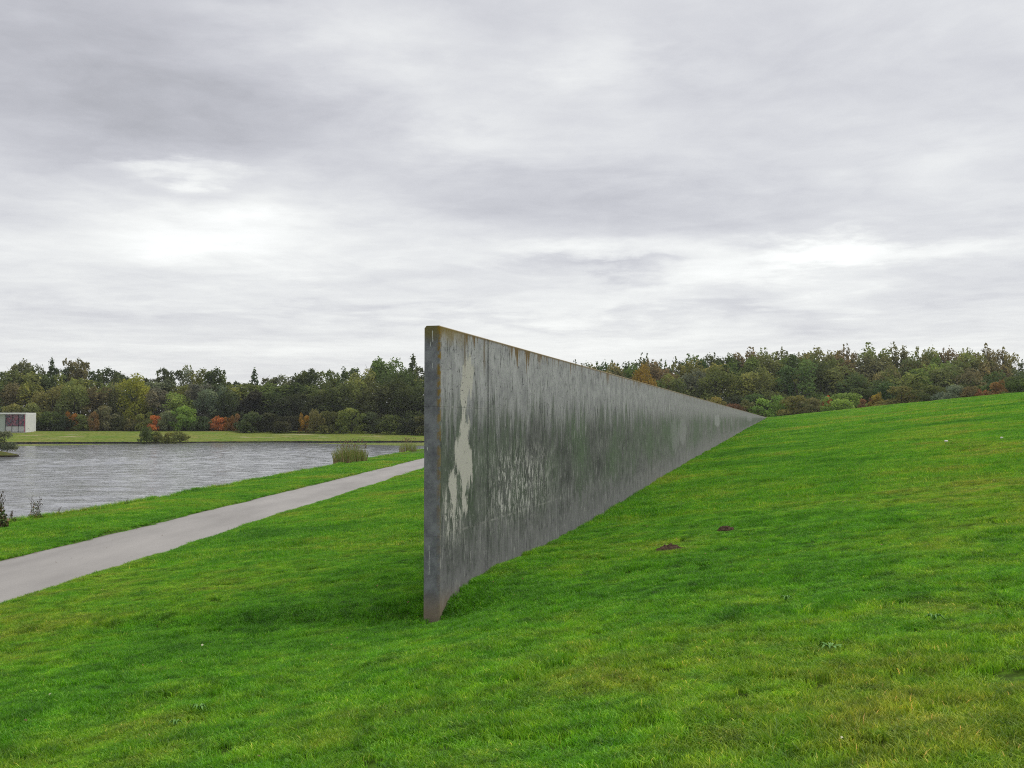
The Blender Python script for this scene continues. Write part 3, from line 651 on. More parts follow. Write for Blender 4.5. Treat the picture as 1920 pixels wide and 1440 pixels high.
COLS = {'dark green': (0.103,0.140,0.053), 'deep green': (0.130,0.176,0.058), 'mid green': (0.195,0.244,0.073), 'olive green': (0.237,0.263,0.084), 'bright green': (0.228,0.377,0.084),
        'grey-green': (0.202,0.237,0.149), 'brownish olive': (0.235,0.215,0.098), 'yellow-green': (0.336,0.350,0.067), 'golden yellow': (0.380,0.270,0.055), 'yellow-orange': (0.360,0.210,0.055),
        'bright orange': (0.540,0.235,0.085), 'rusty orange': (0.360,0.205,0.085), 'reddish brown': (0.270,0.165,0.090), 'blackish green': (0.071,0.087,0.045)}
ORD = ['first','second','third','fourth','fifth','sixth','seventh','eighth','ninth','tenth','eleventh','twelfth','thirteenth','fourteenth','fifteenth','sixteenth','seventeenth','eighteenth','nineteenth','twentieth']
ORD += ['twenty-'+w for w in ORD[:9]] + ['thirtieth'] + ['thirty-'+w for w in ORD[:9]] + ['fortieth'] + ['forty-'+w for w in ORD[:9]]
SHAPE = {'round': 'round-crowned tree', 'ragged': 'ragged leafy tree', 'cone': 'pointed tree', 'poplar': 'tall thin-crowned tree', 'bush': 'bush'}
NAME = {'round': 'broadleaf_tree', 'ragged': 'woodland_tree', 'cone': 'pointed_tree', 'poplar': 'poplar_tree', 'bush': 'bush'}
def jit(col, a=0.12): return tuple(max(0.004, v*(1+random.uniform(-a,a))) for v in col)
def gz_left(x, y): return float(farH(np.array(max(0.0, y-float(farY(np.array(x))))), np.array(x)))
def row(entries, Y, gz, phrase, start, group, yj=3.0):
    """entries: (px of the middle, py of the top, width in px, colour, shape), left to right"""
    for i, (px, py, wpx, col, kd) in enumerate(entries):
        y = (Y(px) if callable(Y) else Y) + random.uniform(-yj, yj); x = (px-960)/2027*y; z = gz(x, y)
        tall = (796-py+(6 if kd == 'poplar' else 0))/2027*y+EYE-z; wide = wpx/2027*y
        wide *= {'round': 1.4, 'ragged': 1.4, 'poplar': 1.75, 'cone': 1.35, 'bush': 1.0 if ('orange' in col or 'golden' in col or 'red' in col) else 1.3}[kd]
        n_ = i+1 if start == 0 else len(entries)-i
        plant(kd, x, y, z-0.05, wide, max(tall, 0.8), jit(COLS[col]), NAME[kd], f'{col} {SHAPE[kd]}, {ORD[n_-1]} {phrase}', 'tree' if kd != 'bush' else 'bush', group)

def auto(xs, yfun, cols, shapes, w, seed, dy=6):
    r_ = random.Random(seed); out = []
    for x in xs: out.append((x+r_.uniform(-6,6), yfun(x)+r_.uniform(-dy,dy), w*r_.uniform(0.8,1.25), r_.choice(cols), r_.choice(shapes)))
    return out
LSK = [(-60,690),(0,694),(35,673),(60,686),(95,667),(115,682),(145,670),(170,694),(200,690),(230,699),(260,703),(315,690),(345,694),(380,690),(405,690),(425,708),(445,714),(475,692),(500,706),(545,704),(575,692),(600,706),(625,690),(655,686),(700,671),(735,677),(775,662),(800,688),(850,690),(900,690)]
def lsk(x): return float(np.interp(x, [a for a,_ in LSK], [b for _,b in LSK]))
dk = ['dark green','deep green','deep green','mid green','olive green','grey-green']
back = [(-40,690,70,'dark green','round'),(0,693,60,'deep green','ragged'),(36,673,48,'brownish olive','ragged'),(66,688,50,'deep green','round'),(96,666,40,'dark green','cone'),(120,682,46,'dark green','ragged'),(147,669,46,'brownish olive','ragged'),
        (175,692,46,'dark green','ragged'),(203,687,42,'dark green','ragged'),(232,697,50,'deep green','ragged'),(262,704,46,'deep green','round'),(288,702,44,'dark green','ragged'),(318,686,44,'dark green','ragged'),(348,692,44,'grey-green','round'),(378,689,46,'olive green','ragged'),(402,688,40,'dark green','ragged'),
        (428,706,44,'deep green','round'),(452,712,46,'dark green','ragged'),(476,689,42,'dark green','cone'),(502,706,52,'dark green','ragged'),(530,702,52,'grey-green','ragged'),(556,704,50,'dark green','round'),(578,691,50,'dark green','ragged'),(604,706,48,'deep green','round'),(628,690,50,'mid green','ragged'),(658,686,54,'deep green','ragged'),
        (700,669,54,'mid green','ragged'),(738,676,54,'mid green','round'),(774,659,50,'dark green','cone'),(806,684,60,'dark green','ragged'),(850,690,70,'deep green','round'),(905,690,80,'dark green','round')]
row(back, 262, gz_left, 'from the left, skyline across pond', 0, 'trees on the skyline across the pond')
row(auto(range(-40,900,42), lambda x: lsk(x)+20, dk, ['round','ragged'], 64, 3), 250, gz_left, 'from the left, second rank across pond', 0, 'trees in the second rank across the pond')
mid = [(-30,722,70,'dark green','round'),(25,720,56,'brownish olive','round'),(62,714,50,'olive green','ragged'),(100,716,56,'olive green','round'),(140,712,50,'olive green','round'),(180,722,48,'brownish olive','ragged'),(218,722,44,'brownish olive','round'),(256,703,50,'yellow-green','round'),
       (300,725,48,'grey-green','ragged'),(335,730,56,'bright green','round'),(370,715,50,'grey-green','ragged'),(398,720,50,'grey-green','round'),(432,735,52,'dark green','round'),(470,730,54,'blackish green','ragged'),(510,735,58,'dark green','round'),(550,732,58,'blackish green','round'),(588,735,50,'dark green','ragged'),
       (625,715,62,'deep green','round'),(665,712,62,'mid green','round'),(705,720,60,'deep green','round'),(742,712,56,'dark green','round'),(780,715,60,'dark green','round'),(830,720,80,'deep green','round')]
row(mid, 240, gz_left, 'from the left, third rank across pond', 0, 'trees in the third rank across the pond', 2)
front = [(-40,765,70,'dark green','bush'),(-8,755,60,'dark green','bush'),(30,752,50,'olive green','bush'),(62,750,44,'olive green','bush'),(95,758,44,'deep green','bush'),(116,772,36,'blackish green','bush'),(134,763,30,'yellow-orange','bush'),(152,772,34,'olive green','bush'),(175,768,24,'rusty orange','bush'),(200,756,44,'brownish olive','bush'),(226,770,36,'dark green','bush'),
         (250,776,26,'brownish olive','bush'),(272,764,34,'olive green','bush'),(296,774,38,'bright orange','bush'),(318,766,34,'grey-green','bush'),(344,756,46,'bright green','bush'),(374,770,36,'dark green','bush'),(410,773,38,'bright orange','bush'),(430,772,24,'yellow-orange','bush'),(447,770,20,'rusty orange','bush'),(472,768,46,'dark green','bush'),
         (508,770,50,'blackish green','bush'),(544,768,50,'blackish green','bush'),(570,766,24,'golden yellow','bush'),(590,757,40,'brownish olive','bush'),(624,764,44,'deep green','bush'),(660,760,50,'mid green','bush'),(698,768,46,'dark green','bush'),(732,764,48,'deep green','bush'),(764,772,40,'blackish green','bush'),(794,766,50,'dark green','bush'),(840,768,70,'deep green','bush')]
row(front, 230, gz_left, 'from the left along the wood edge across the pond', 0, 'bushes along the wood edge across the pond', 1.2)

row(auto(range(-40,920,46), lambda x: 768, ['dark green','deep green','blackish green'], ['bush'], 66, 12, 5), 246, gz_left, 'from the left in the undergrowth across the pond', 0, 'undergrowth bushes across the pond', 1.0)
# right-hand wood beyond the dike
def gz_right(x, y): return float(H(np.array(x), np.array(y), False))
RSK = [(1000,690),(1075,678),(1100,672),(1140,670),(1180,677),(1210,664),(1240,676),(1270,668),(1300,656),(1340,657),(1380,660),(1410,653),(1450,654),(1490,650),(1530,646),(1580,649),(1640,645),(1680,643),(1740,646),(1790,649),(1830,655),(1860,646),(1900,655),(1930,676),(1990,690)]
def rsk(x): return float(np.interp(x, [a for a,_ in RSK], [b for _,b in RSK]))
rb = [(1010,684,50,'deep green','poplar'),(1050,682,46,'deep green','poplar'),(1084,674,40,'dark green','poplar'),(1112,670,40,'deep green','poplar'),(1142,667,44,'dark green','poplar'),(1172,671,40,'dark green','poplar'),(1210,662,48,'dark green','poplar'),(1242,674,40,'deep green','poplar'),(1270,668,40,'dark green','poplar'),(1297,654,44,'deep green','poplar'),(1336,655,44,'dark green','poplar'),
      (1372,658,42,'deep green','poplar'),(1404,651,46,'brownish olive','poplar'),(1436,652,42,'olive green','poplar'),(1474,649,48,'brownish olive','poplar'),(1506,652,40,'olive green','poplar'),(1534,642,50,'brownish olive','poplar'),(1566,650,38,'olive green','poplar'),(1584,644,40,'brownish olive','poplar'),(1636,641,52,'olive green','poplar'),(1684,640,54,'brownish olive','poplar'),
      (1732,641,52,'olive green','poplar'),(1776,643,46,'brownish olive','poplar'),(1818,645,42,'olive green','poplar'),(1856,643,44,'brownish olive','poplar'),(1888,650,36,'olive green','poplar'),(1926,674,46,'dark green','poplar'),(1970,680,60,'deep green','poplar')]
row(rb, 272, gz_right, 'from the left, skyline beyond wall tip', 0, 'trees on the skyline beyond the wall tip')
rc = ['mid green','olive green','olive green','olive green','deep green','mid green','brownish olive']
row(auto(range(1010,1990,36), lambda x: rsk(x)+14+8*max(0,(x-1500)/420), rc, ['round','ragged'], 62, 5, 4), 262, gz_right, 'from the left, second rank beyond wall tip', 0, 'trees in the second rank beyond the wall tip')
row(auto(range(1020,1990,40), lambda x: rsk(x)+36+8*max(0,(x-1500)/420), rc+['dark green','grey-green'], ['round'], 66, 6, 6), 247, gz_right, 'from the left, third rank beyond wall tip', 0, 'trees in the third rank beyond the wall tip')
x0y = 236; plant('round', (1207-960)/2027*x0y, x0y, gz_right((1207-960)/2027*x0y, x0y), 52/2027*x0y, (796-685)/2027*x0y+EYE-gz_right((1207-960)/2027*x0y, x0y), COLS['golden yellow'], 'broadleaf_tree', 'small yellow-orange tree showing above the wall in front of the dark wood', 'tree', None)
hd = [(1100,760,60,'mid green','bush'),(1140,758,60,'deep green','bush'),(1180,756,60,'mid green','bush'),(1225,754,60,'deep green','bush'),(1268,728,40,'yellow-green','bush'),(1300,745,50,'olive green','bush'),(1336,740,50,'olive green','bush'),(1376,745,46,'reddish brown','bush'),(1410,740,40,'mid green','bush'),(1446,731,62,'bright green','bush'),(1488,735,52,'olive green','bush'),(1522,742,40,'brownish olive','bush'),
      (1551,738,22,'bright orange','bush'),(1590,722,72,'bright green','bush'),(1646,727,36,'golden yellow','bush'),(1628,738,40,'reddish brown','bush'),(1690,716,78,'olive green','bush'),(1742,718,60,'deep green','bush'),(1786,718,56,'grey-green','bush'),(1826,712,46,'brownish olive','bush'),(1842,722,24,'rusty orange','bush'),(1872,703,46,'rusty orange','bush'),(1906,704,52,'deep green','bush'),(1946,706,60,'mid green','bush'),(1990,706,60,'olive green','bush')]
def hedgeY(px): return 206-0.092*max(0, px-1440)+0.02*max(0, 1440-px)
row(hd, hedgeY, gz_right, 'from the left in the bushy hedge behind the lawn crest', 0, 'hedge bushes behind the lawn crest', 1.0)
# second line of hedge growth filling the foot of the wood
row(auto(range(1240,1990,44), lambda x: 748-0.075*(x-1240), ['dark green','deep green','blackish green'], ['bush'], 66, 9, 4), lambda px: hedgeY(px)+12, gz_right, 'from the left in the dark undergrowth behind the hedge', 0, 'undergrowth bushes behind the hedge', 1.0)

# waterside bushes
for (px, py, wpx, tpx, col, Y, lab) in [(280,829,44,42,'deep green',193.5,'tall grey-green willow bush on the far shore spit, left of its pair'), (330,829,56,28,'olive green',193.8,'low brownish bush on the far shore spit, right of the tall willow bush'), (304,829,36,28,'olive green',193.2,'small olive bush squeezed between the two bushes on the far spit')]:
    x = (px-960)/2027*Y; z = max(0.05, gz_left(x, Y)); plant('bush', x, Y, z-0.1, wpx/2027*Y, tpx/2027*Y, COLS[col], 'bush', lab, 'bush', None)
# islet at the left edge with a willow
mat_islet, k, b = material('islet_turf', 0.95, 0.1)
pos = k.new('ShaderNodeNewGeometry').outputs['Position']; sp = k.new('ShaderNodeSeparateXYZ', {0: pos}).outputs
k.put(b.inputs['Base Color'], k.mix(k.ss(sp[2], 0.28, 0.12), k.ramp(k.noise(pos, 1.5, 4, 0.6), [(0.3,(0.05,0.075,0.014)),(0.7,(0.12,0.105,0.03))]), (0.02,0.016,0.012)))
ivs = []; ifs = []; na = 36
for j, (rr, zz) in enumerate([(1.06,-0.4),(1.0,0.12),(0.97,0.26),(0.7,0.62),(0.35,0.9),(0.05,1.0)]):
    for a in range(na):
        t = 6.2832*a/na; r = rr*(1+0.10*vn(np.array(math.cos(t)*2), np.array(math.sin(t)*2), 5))
        ivs.append((-58.5+6.3*r*math.cos(t), 113.5+3.0*r*math.sin(t), float(zz)))
for j in range(5):
    for a in range(na): ifs.append((j*na+a, j*na+(a+1)%na, (j+1)*na+(a+1)%na, (j+1)*na+a))
ifs.append(tuple(5*na+a for a in range(na)))
tag(obj('islet', mesh_np('islet', ivs, ifs), mat_islet), kind='structure')
plant('bush', (4-960)/2027*116, 116, 0.5, 3.2, 2.55, COLS['grey-green'], 'bush', 'rounded grey-green willow bush on the small islet at the left edge', 'bush', None)

# ------------------------------------------------------------------ reeds and waterside weeds
mat_reed = bpy.data.materials.new('reed_leaves'); mat_reed.use_nodes = True
k = NT(mat_reed.node_tree); b = k.n['Principled BSDF']; b.inputs['Roughness'].default_value = 0.8
tone = k.new('ShaderNodeAttribute', attribute_name='tone').outputs['Fac']
hz = k.new('ShaderNodeSeparateXYZ', {0: k.new('ShaderNodeTexCoord').outputs['Object']}).outputs[2]
c = k.ramp(tone, [(0.0,(0.16,0.24,0.04)),(0.45,(0.28,0.34,0.06)),(0.75,(0.34,0.32,0.10)),(1.0,(0.45,0.35,0.17))])
k.put(b.inputs['Base Color'], k.mix(k.ss(hz, 0.7, 0.1, 0, 0.6), c, (0.33,0.23,0.11)))
mat_plume, k, b = material('reed_plumes', 0.9, 0.1); k.put(b.inputs['Base Color'], k.ramp(k.noise(k.new('ShaderNodeTexCoord').outputs['Object'], 4, 3), [(0.3,(0.16,0.11,0.06)),(0.7,(0.34,0.25,0.15))]))
def strips(n, rx, ry, hmin, hmax, wid, lean, seed, segs=4, droop=0.0):
    r_ = np.random.default_rng(seed); V = []; F = []; tn = []; tips = []
    for i in range(n):
        a, q = r_.random()*6.283, math.sqrt(r_.random()); x, y = rx*q*math.cos(a), ry*q*math.sin(a); h = hmin+(hmax-hmin)*r_.random()*(1-0.6*q*q); h *= (1-0.28*q*q)
        la = a+r_.normal(0,0.9); ln = h*lean*(0.3+r_.random()); fa = r_.random()*3.14; w = wid*(0.6+0.8*r_.random()); b0 = len(V)
        for j in range(segs+1):
            f = j/segs; c = (1-f*0.92)*w*0.5; cx, cy = x+ln*f*f*math.cos(la), y+ln*f*f*math.sin(la); cz = h*f*(1-droop*f*f)
            V += [(cx-c*math.cos(fa), cy-c*math.sin(fa), cz), (cx+c*math.cos(fa), cy+c*math.sin(fa), cz)]
        for j in range(segs): F.append((b0+2*j, b0+2*j+1, b0+2*j+3, b0+2*j+2))
        tn += [r_.random()]*segs; tips.append(V[-1])
    me = mesh_np('blades', V, np.array(F)); face_attr(me, 'tone', tn); return me, tips
def reeds(px, py, wpx, tall, label, seed, n=900, plumes=40):
    x, y, z = ground_at(px, py); R = wpx/2027*y*0.5
    x = float(shoreX(np.array(y)))-0.1 if abs(x-float(shoreX(np.array(y)))) > 1.2 else x
    r = tag(empty('reed_clump', (x, y, 0.05)), label, 'reeds')
    me, tips = strips(n, R, 1.2, tall*0.55, tall, 0.055, 0.22, seed, 4, 0.08); obj('leaves', me, mat_reed, r)
    r_ = random.Random(seed); m = MB()
    for i in range(plumes):
        a = r_.random()*6.28; q = math.sqrt(r_.random())*0.9; sx, sy, h = R*q*math.cos(a), 1.2*q*math.sin(a), tall*r_.uniform(0.6,0.88)
        m.tube([(sx,sy,0),(sx+.02,sy,h*.8),(sx+.06,sy,h)], [.008,.006,.004], 4)
        m.tube([(sx+.06,sy,h-.02),(sx+.09,sy,h+.12),(sx+.16,sy,h+.24)], [.012,.038,.006], 5)
    m.build('plumes', mat_plume, r); return r
reeds(657, 868, 64, 2.3, 'broad clump of green and straw reeds standing on the pond shore', 5)
reeds(794, 845, 34, 1.9, 'narrow reed clump at the shore, half hidden by the wall end', 6, 240, 24)
# shoreline weeds at the left edge
mat_weed = bpy.data.materials.new('weed_leaves'); mat_weed.use_nodes = True
k = NT(mat_weed.node_tree); b = k.n['Principled BSDF']; b.inputs['Roughness'].default_value = 0.8
tone = k.new('ShaderNodeAttribute', attribute_name='tone').outputs['Fac']
k.put(b.inputs['Base Color'], k.ramp(tone, [(0.0,(0.07,0.14,0.03)),(0.5,(0.13,0.18,0.05)),(0.8,(0.22,0.15,0.08)),(1.0,(0.30,0.14,0.09))]))
mat_stalk, k, b = material('dry_stalk', 0.9, 0.1); k.put(b.inputs['Base Color'], k.ramp(k.noise(k.new('ShaderNodeTexCoord').outputs['Object'], 6, 3), [(0.3,(0.05,0.04,0.025)),(0.7,(0.14,0.10,0.06))]))
def weed(px, py, wpx, tall, label, seed, nleaf=420, stalks=6, leaf=0.07, name='shore_weed', cat='weed'):
    x, y, z = ground_at(px, py); R = wpx/2027*y*0.5; r_ = np.random.default_rng(seed)
    r = tag(empty(name, (x, y, z-0.02)), label, cat)
    q = np.sqrt(r_.random(nleaf)); a = r_.random(nleaf)*6.283; zz = r_.random(nleaf)**1.3*tall*0.85*(1-0.75*q**1.5)
    C = np.stack([R*q*np.cos(a), R*q*np.sin(a)*0.8, zz],-1); V, F, tn = leaf_quads(C, np.tile([0,0,1.0],(nleaf,1)), np.full(nleaf, leaf), 0.8)
    me = mesh_np('leaves', V, F); face_attr(me, 'tone', tn); obj('leaves', me, mat_weed, r)
    m = MB(); rr = random.Random(seed)
    for i in range(stalks):
        t = rr.random()*6.28; d = R*rr.uniform(0,.7); sx, sy = d*math.cos(t), d*math.sin(t); h = tall*rr.uniform(.75,1.1); l = rr.uniform(-.12,.12)*h
        m.tube([(sx,sy,0),(sx+l*.4,sy,h*.5),(sx+l,sy,h)], [.007,.005,.003], 4)
        for j in range(4):
            f = 0.55+0.11*j; dx = rr.uniform(-.14,.14)*h; m.tube([(sx+l*f,sy,h*f),(sx+l*f+dx,sy,h*(f+.12))], [.004,.003], 4)
            m.tube([(sx+l*f+dx*.9,sy,h*(f+.1)),(sx+l*f+dx,sy,h*(f+.125)),(sx+l*f+dx,sy,h*(f+.15))], [.004,.013,.004], 5)
    m.build('stalks', mat_stalk, r); return r
weed(2, 990, 34, 1.05, 'tall reddish-brown weed bush on the near shore at the left edge', 3, 900, 10, 0.08)
weed(26, 981, 22, 0.42, 'low reddish weed beside the tall weed bush on the near shore', 4, 260, 4, 0.06)
weed(70, 974, 24, 0.78, 'small green tussock with thin dry stalks on the near shore', 8, 300, 7, 0.06)
for i, (px, py, h, lab) in enumerate([(113, 968, .35, 'single thin dry stalk on the bank right of the stalky tussock'), (240, 947, .3, 'thin dry stalk on the shore halfway along the pond edge')]):
    weed(px, py, 8, h, lab, 20+i, 30, 2, 0.05)

# ------------------------------------------------------------------ pavilion across the pond
pav = tag(empty('pavilion', (-98.8, 220.0, gz_left(-98.8, 220.0))), 'white flat-roofed pavilion with glass front showing red reflections at the far shore', 'pavilion')
def plain(nm, col, rough=0.7, var=0.12, sc_=1.5):
    mt, k, b = material(nm, rough); n_ = k.noise(k.new('ShaderNodeTexCoord').outputs['Object'], sc_, 4, 0.6)
    k.put(b.inputs['Base Color'], k.mix(n_, tuple(v*(1-var) for v in col), tuple(min(1, v*(1+var)) for v in col))); return mt
m_white = plain('white_render', (0.72,0.72,0.70)); m_inner = plain('inner_wall', (0.10,0.09,0.10)); m_roof = plain('white_roof_edge', (0.84,0.84,0.84)); m_floor = plain('pavilion_floor', (0.45,0.43,0.40)); m_dark = plain('dark_metal', (0.03,0.03,0.035), 0.5)
m_panel = plain('grey_panel', (0.50,0.50,0.50)); m_mag = plain('magenta_panel', (0.55,0.03,0.14)); m_green = plain('pale_green_panel', (0.42,0.47,0.42))
PH = 4.05; PW = 14.0; PD = 4.5
MB().box(-PW-.05, 0.05, -0.25, PD+.05, -0.6, 0.10).build('floor_slab', m_floor, pav)
MB().box(-PW, 0, -0.15, PD, PH-0.32, PH).build('roof', m_roof, pav)
MB().box(-0.22, 0, -0.10, PD-0.004, 0.10, PH-0.322).build('end_wall', m_white, pav)
MB().box(-PW, -PW+0.22, -0.10, PD-0.004, 0.10, PH-0.322).build('end_wall', m_white, pav)
MB().box(-PW+0.222, -0.222, PD-0.26, PD-0.006, 0.10, PH-0.322).build('back_wall', m_inner, pav)
m_refl, k, b = material('red_reflection_sheet', 0.8)
an = k.noise(k.new('ShaderNodeTexCoord').outputs['Object'], 1.3, 3, 0.6, 0.5)
k.put(b.inputs['Base Color'], k.ramp(an, [(0.36,(0.02,0.02,0.04)),(0.45,(0.06,0.06,0.11)),(0.50,(0.30,0.02,0.06)),(0.60,(0.42,0.05,0.10)),(0.70,(0.22,0.20,0.24))]))
MB().box(-4.6, -0.5, 0.7, 0.8, 1.30, PH-0.34).build('red_reflection_sheet', m_refl, pav)  # made-up sheet behind the panes, painted as red and blue glass reflections
MB().box(-0.42, -0.23, 0.10, 1.5, 0.11, PH-0.34).build('magenta_panel', m_mag, pav)
MB().box(-5.5, -4.3, 0.3, 0.42, 0.11, PH-0.34).build('pale_panel', m_green, pav)
for x in (-4.25, -2.95, -1.65): MB().box(x, x+1.24, 0.18, 0.26, 0.18, 1.28).build('lower_panel', m_panel, pav)
m_glass, k, b = material('pavilion_glass', 0.05, 0.5)
mxg = k.new('ShaderNodeMixShader', {0: k.lin(k.noise(k.new('ShaderNodeTexCoord').outputs['Object'], 0.6, 2), 0.3, 0.7, 0.02, 0.05)})
k.l.new(k.new('ShaderNodeBsdfTransparent', {'Color': (0.92,0.95,0.95,1)}).outputs[0], mxg.inputs[1]); k.l.new(k.new('ShaderNodeBsdfGlossy', {'Roughness': 0.02}).outputs[0], mxg.inputs[2])
k.l.new(mxg.outputs[0], k.n['Material Output'].inputs[0])
for x in (-4.25, -2.95, -1.65): MB().box(x, x+1.24, 0.20, 0.22, 1.34, PH-0.36).build('glass_pane', m_glass, pav)
for x in (-4.29, -2.99, -1.69, -0.40): MB().box(x-0.03, x+0.03, 0.12, 0.30, 0.10, PH-0.325).build('mullion', m_dark, pav)
MB().box(-4.29, -0.40, 0.14, 0.28, 1.285, 1.335).build('glazing_rail', m_dark, pav)
MB().box(-0.004, 0.03, 0.8, 1.0, 0.7, 0.85).build('wall_vent', m_dark, pav)

# ------------------------------------------------------------------ air
mat_air = bpy.data.materials.new('haze'); mat_air.use_nodes = True; k = NT(mat_air.node_tree); k.n.clear()
pv = k.new('ShaderNodeVolumePrincipled', {'Color': (0.86,0.90,0.96,1), 'Density': 0.00016, 'Anisotropy': 0.2})
k.l.new(pv.outputs[0], k.new('ShaderNodeOutputMaterial').inputs['Volume'])
tag(MB().box(-440, 440, -80, 840, -2.0, 34).build('haze', mat_air), kind='stuff')
SC.cycles.volume_bounces = 0

# ------------------------------------------------------------------ molehills, tufts and small things on the lawn
mat_soil, k, b = material('loose_soil', 0.98, 0.05)
pos = k.new('ShaderNodeNewGeometry').outputs['Position']; sn_ = k.noise(pos, 28, 5, 0.7)
k.put(b.inputs['Base Color'], k.ramp(sn_, [(0.3,(0.025,0.017,0.012)),(0.5,(0.085,0.055,0.038)),(0.7,(0.17,0.115,0.08))]))
k.put(b.inputs['Normal'], k.new('ShaderNodeBump', {'Height': sn_, 'Strength': 1.0, 'Distance': 0.03}).outputs[0])
def molehill(cx, cy, rx, ry, h, label, seed, bend=0.0):
    N = 34; g = np.linspace(-1.15,1.15,N); U, Vv = np.meshgrid(g, g); rr = np.sqrt(U**2+Vv**2)*(1+0.25*vn(U*2.2, Vv*2.2, seed))
    X = cx+U*rx; Y = cy+Vv*ry+bend*U*U; prof = np.clip(1-rr**2, 0, 1)
    Z = H(X, Y)+0.03+h*prof*(0.65+0.5*(vn(U*3.5, Vv*3.5, seed+1)))+0.018*vn(U*9, Vv*9, seed+2)*(prof > 0)-0.08*(rr > 1.0)
    ii = (np.arange(N-1)[:,None]*N+np.arange(N-1)[None,:]).ravel()
    tag(obj('molehill', mesh_np('molehill', np.stack([X,Y,Z],-1).reshape(-1,3), np.stack([ii,ii+1,ii+N+1,ii+N],1), True), mat_soil), label, 'molehill', 'molehills on the lawn')
molehill(m1[0], m1[1], 0.20, 0.17, 0.07, 'longer brown molehill on the lawn, nearer to the wall', 3, -0.05)
molehill(m2[0], m2[1], 0.135, 0.16, 0.07, 'small rounded brown molehill on the lawn, farther from the wall', 9)
def tuft(px, py, n, R, hmin, hmax, label, seed):
    x, y, z = ground_at(px, py); me, _ = strips(n, R, R, hmin, hmax, 0.008, 0.9, seed, 4, 0.25)
    me.materials.append(mat_grass); o = obj('grass_tuft', me, None, None, (x, y, z)); tag(o, label, 'grass tuft')
tuft(1450, 1395, 90, 0.10, 0.08, 0.17, 'bright long-bladed grass tuft near the bottom right of the lawn', 1)
tuft(1500, 1150, 70, 0.10, 0.08, 0.17, 'fanned grass tuft on the lawn above the broad-leaved rosette', 2)
tuft(1240, 1345, 60, 0.10, 0.07, 0.14, 'shaggy grass tuft in the lower middle of the lawn', 4)
tuft(1700, 1420, 60, 0.08, 0.07, 0.15, 'dark long grass tuft at the bottom edge below the right lawn', 5)
tuft(700, 1150, 70, 0.14, 0.06, 0.12, 'shaggy grass tuft on the lawn just left of the wall end', 6)
mat_ros, k, b = material('weed_rosette', 0.6, 0.3); k.put(b.inputs['Base Color'], k.ramp(k.noise(k.new('ShaderNodeTexCoord').outputs['Object'], 8, 3), [(0.3,(0.10,0.26,0.035)),(0.7,(0.20,0.38,0.10))]))
def rosette(px, py, n, L, label, seed):
    x, y, z = ground_at(px, py); r_ = random.Random(seed); m = MB()
    for i in range(n):
        a = 6.283*i/n+r_.uniform(-.3,.3); l = L*r_.uniform(.7,1.1); w = l*0.24; ca, sa = math.cos(a), math.sin(a); b0 = len(m.v)
        for f, ww, zz in ((0.05,.15,.01),(0.35,.8,.045),(0.7,1.0,.05),(1.0,.1,.02)):
            for sgn in (-1, 0, 1): m.v.append((ca*l*f-sa*w*ww*sgn*.5, sa*l*f+ca*w*ww*sgn*.5, zz+(0.008 if sgn else 0)))
        for j in range(3):
            for s2 in range(2): m.f.append((b0+3*j+s2, b0+3*j+s2+1, b0+3*j+s2+4, b0+3*j+s2+3))
    tag(m.build('weed_rosette', mat_ros, None, True, (x, y, z)), label, 'weed')
rosette(1552, 1222, 9, 0.11, 'broad-leaved green weed rosette below the fanned grass tuft', 1)
rosette(1745, 1165, 8, 0.08, 'small broad-leaved weed on the right side of the lawn', 2)
rosette(1470, 1128, 8, 0.07, 'pale small weed rosette near the fanned tuft', 3)
rosette(380, 1335, 8, 0.08, 'pale weed rosette low on the left lawn', 4)
rosette(335, 1365, 7, 0.06, 'tiny round-leaved weed at the lower left of the lawn', 5)
mat_scrap = plain('white_scrap', (0.75,0.73,0.68), 0.8)
def scrap(px, py, s, label, seed):
    x, y, z = ground_at(px, py); r_ = random.Random(seed); m = MB(); n_ = 9
    for j, (rr, zz) in enumerate([(0.6,0.0),(1.0,.45),(0.75,.85),(0.2,1.0)]):
        for a in range(n_): t = 6.283*a/n_; q = rr*s*r_.uniform(.8,1.2); m.v.append((q*math.cos(t), q*math.sin(t)*.8, zz*s*1.1))
    for j in range(3):
        for a in range(n_): m.f.append((j*n_+a, j*n_+(a+1)%n_, (j+1)*n_+(a+1)%n_, (j+1)*n_+a))
    m.f.append(tuple(3*n_+a for a in range(n_)))
    tag(m.build('white_scrap', mat_scrap, None, True, (x, y, z+0.03)), label, 'litter', 'white scraps on the lawn')
scrap(1773, 831, 0.065, 'larger white scrap lying high on the right lawn', 1)
scrap(1877, 824, 0.05, 'smaller white scrap on the lawn at the far right', 2)
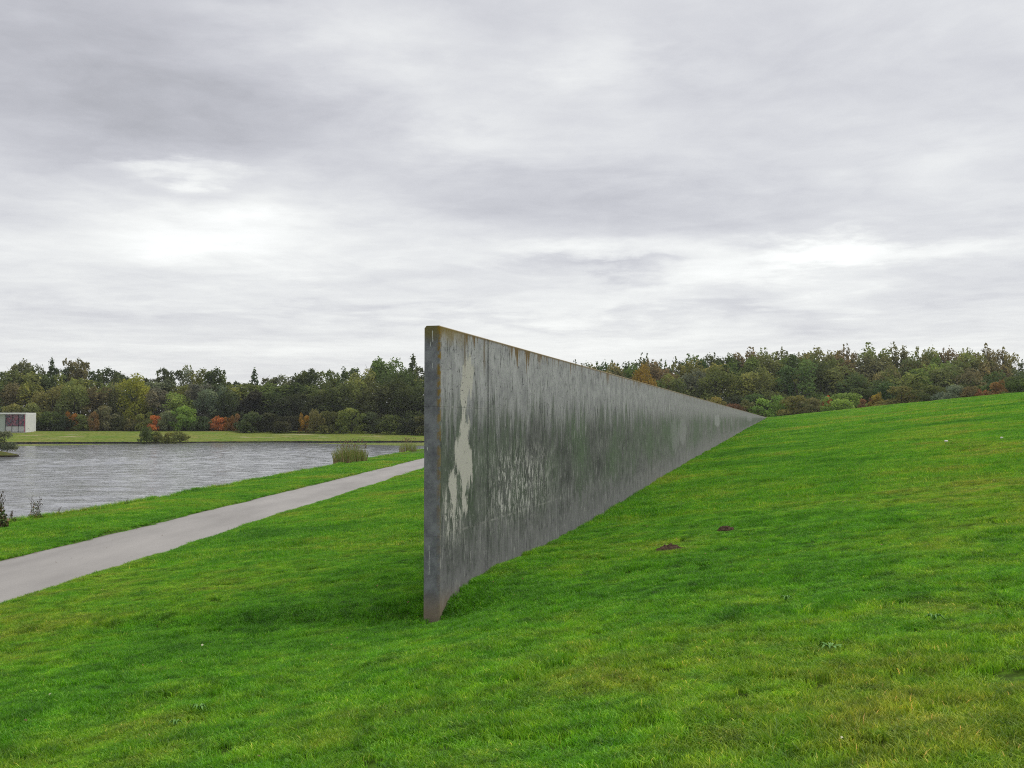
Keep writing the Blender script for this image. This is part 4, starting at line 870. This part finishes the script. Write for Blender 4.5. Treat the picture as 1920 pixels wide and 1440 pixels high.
# fallen leaves: too many to count
mat_fall = bpy.data.materials.new('fallen_leaf'); mat_fall.use_nodes = True
k = NT(mat_fall.node_tree); b = k.n['Principled BSDF']; b.inputs['Roughness'].default_value = 0.8
k.put(b.inputs['Base Color'], k.ramp(k.new('ShaderNodeAttribute', attribute_name='tone').outputs['Fac'], [(0.0,(0.10,0.05,0.02)),(0.4,(0.22,0.13,0.05)),(0.7,(0.36,0.28,0.10)),(0.85,(0.42,0.40,0.16)),(1.0,(0.55,0.55,0.42))]))
N = 700; X = (rng.random(N)*2-1)*22; Y = 5+45*rng.random(N)**1.3; p, q = pq(X, Y)
ok = (np.abs(X) < 0.52*Y+1) & (X > pathR(Y)+.1) & ~((q < .1) & (q > -.35) & (p > -.1))
X, Y = X[ok], Y[ok]; C = np.stack([X, Y, H(X, Y)+0.055],-1)
ye = 15+55*rng.random(260)**1.4; xe = pathL(ye)-0.03+0.12*np.abs(rng.normal(0,1,260)); C2 = np.stack([xe, ye, np.full(260, 0.425)],-1)
yp = 16+30*rng.random(26); xp = pathL(yp)+(pathR(yp)-pathL(yp))*rng.random(26); C3 = np.stack([xp, yp, np.full(26, 0.43)],-1)
C = np.concatenate([C, C2, C3]); V, F, tn = leaf_quads(C, np.tile([0,0,1.0],(len(C),1)), np.full(len(C), 0.032), 0.35)
tn[-286:] *= 0.45
me = mesh_np('fallen_leaves', V, F); face_attr(me, 'tone', tn); tag(obj('fallen_leaves', me, mat_fall), 'fallen leaves scattered on the lawn and along the path edge', None, None, 'stuff')
# rough grass along the near shore edge
Y = 34+110*rng.random(2600)**1.3; X = shoreX(Y)+np.abs(rng.normal(0,.16,2600))-0.05
scatter('shore_grass', [blade_patch('shore_grass_patch', 40, 0.12, 0.08, 0.30, 0.012, 3, 0.12) for _ in range(4)], np.stack([X, Y, H(X, Y, False)-0.02],-1),
        np.stack([rng.normal(0,.1,2600), rng.normal(0,.1,2600), rng.random(2600)*6.28],-1), np.repeat((0.5+0.7*rng.random(2600))[:,None],3,1), 'rough longer grass along the near pond edge')
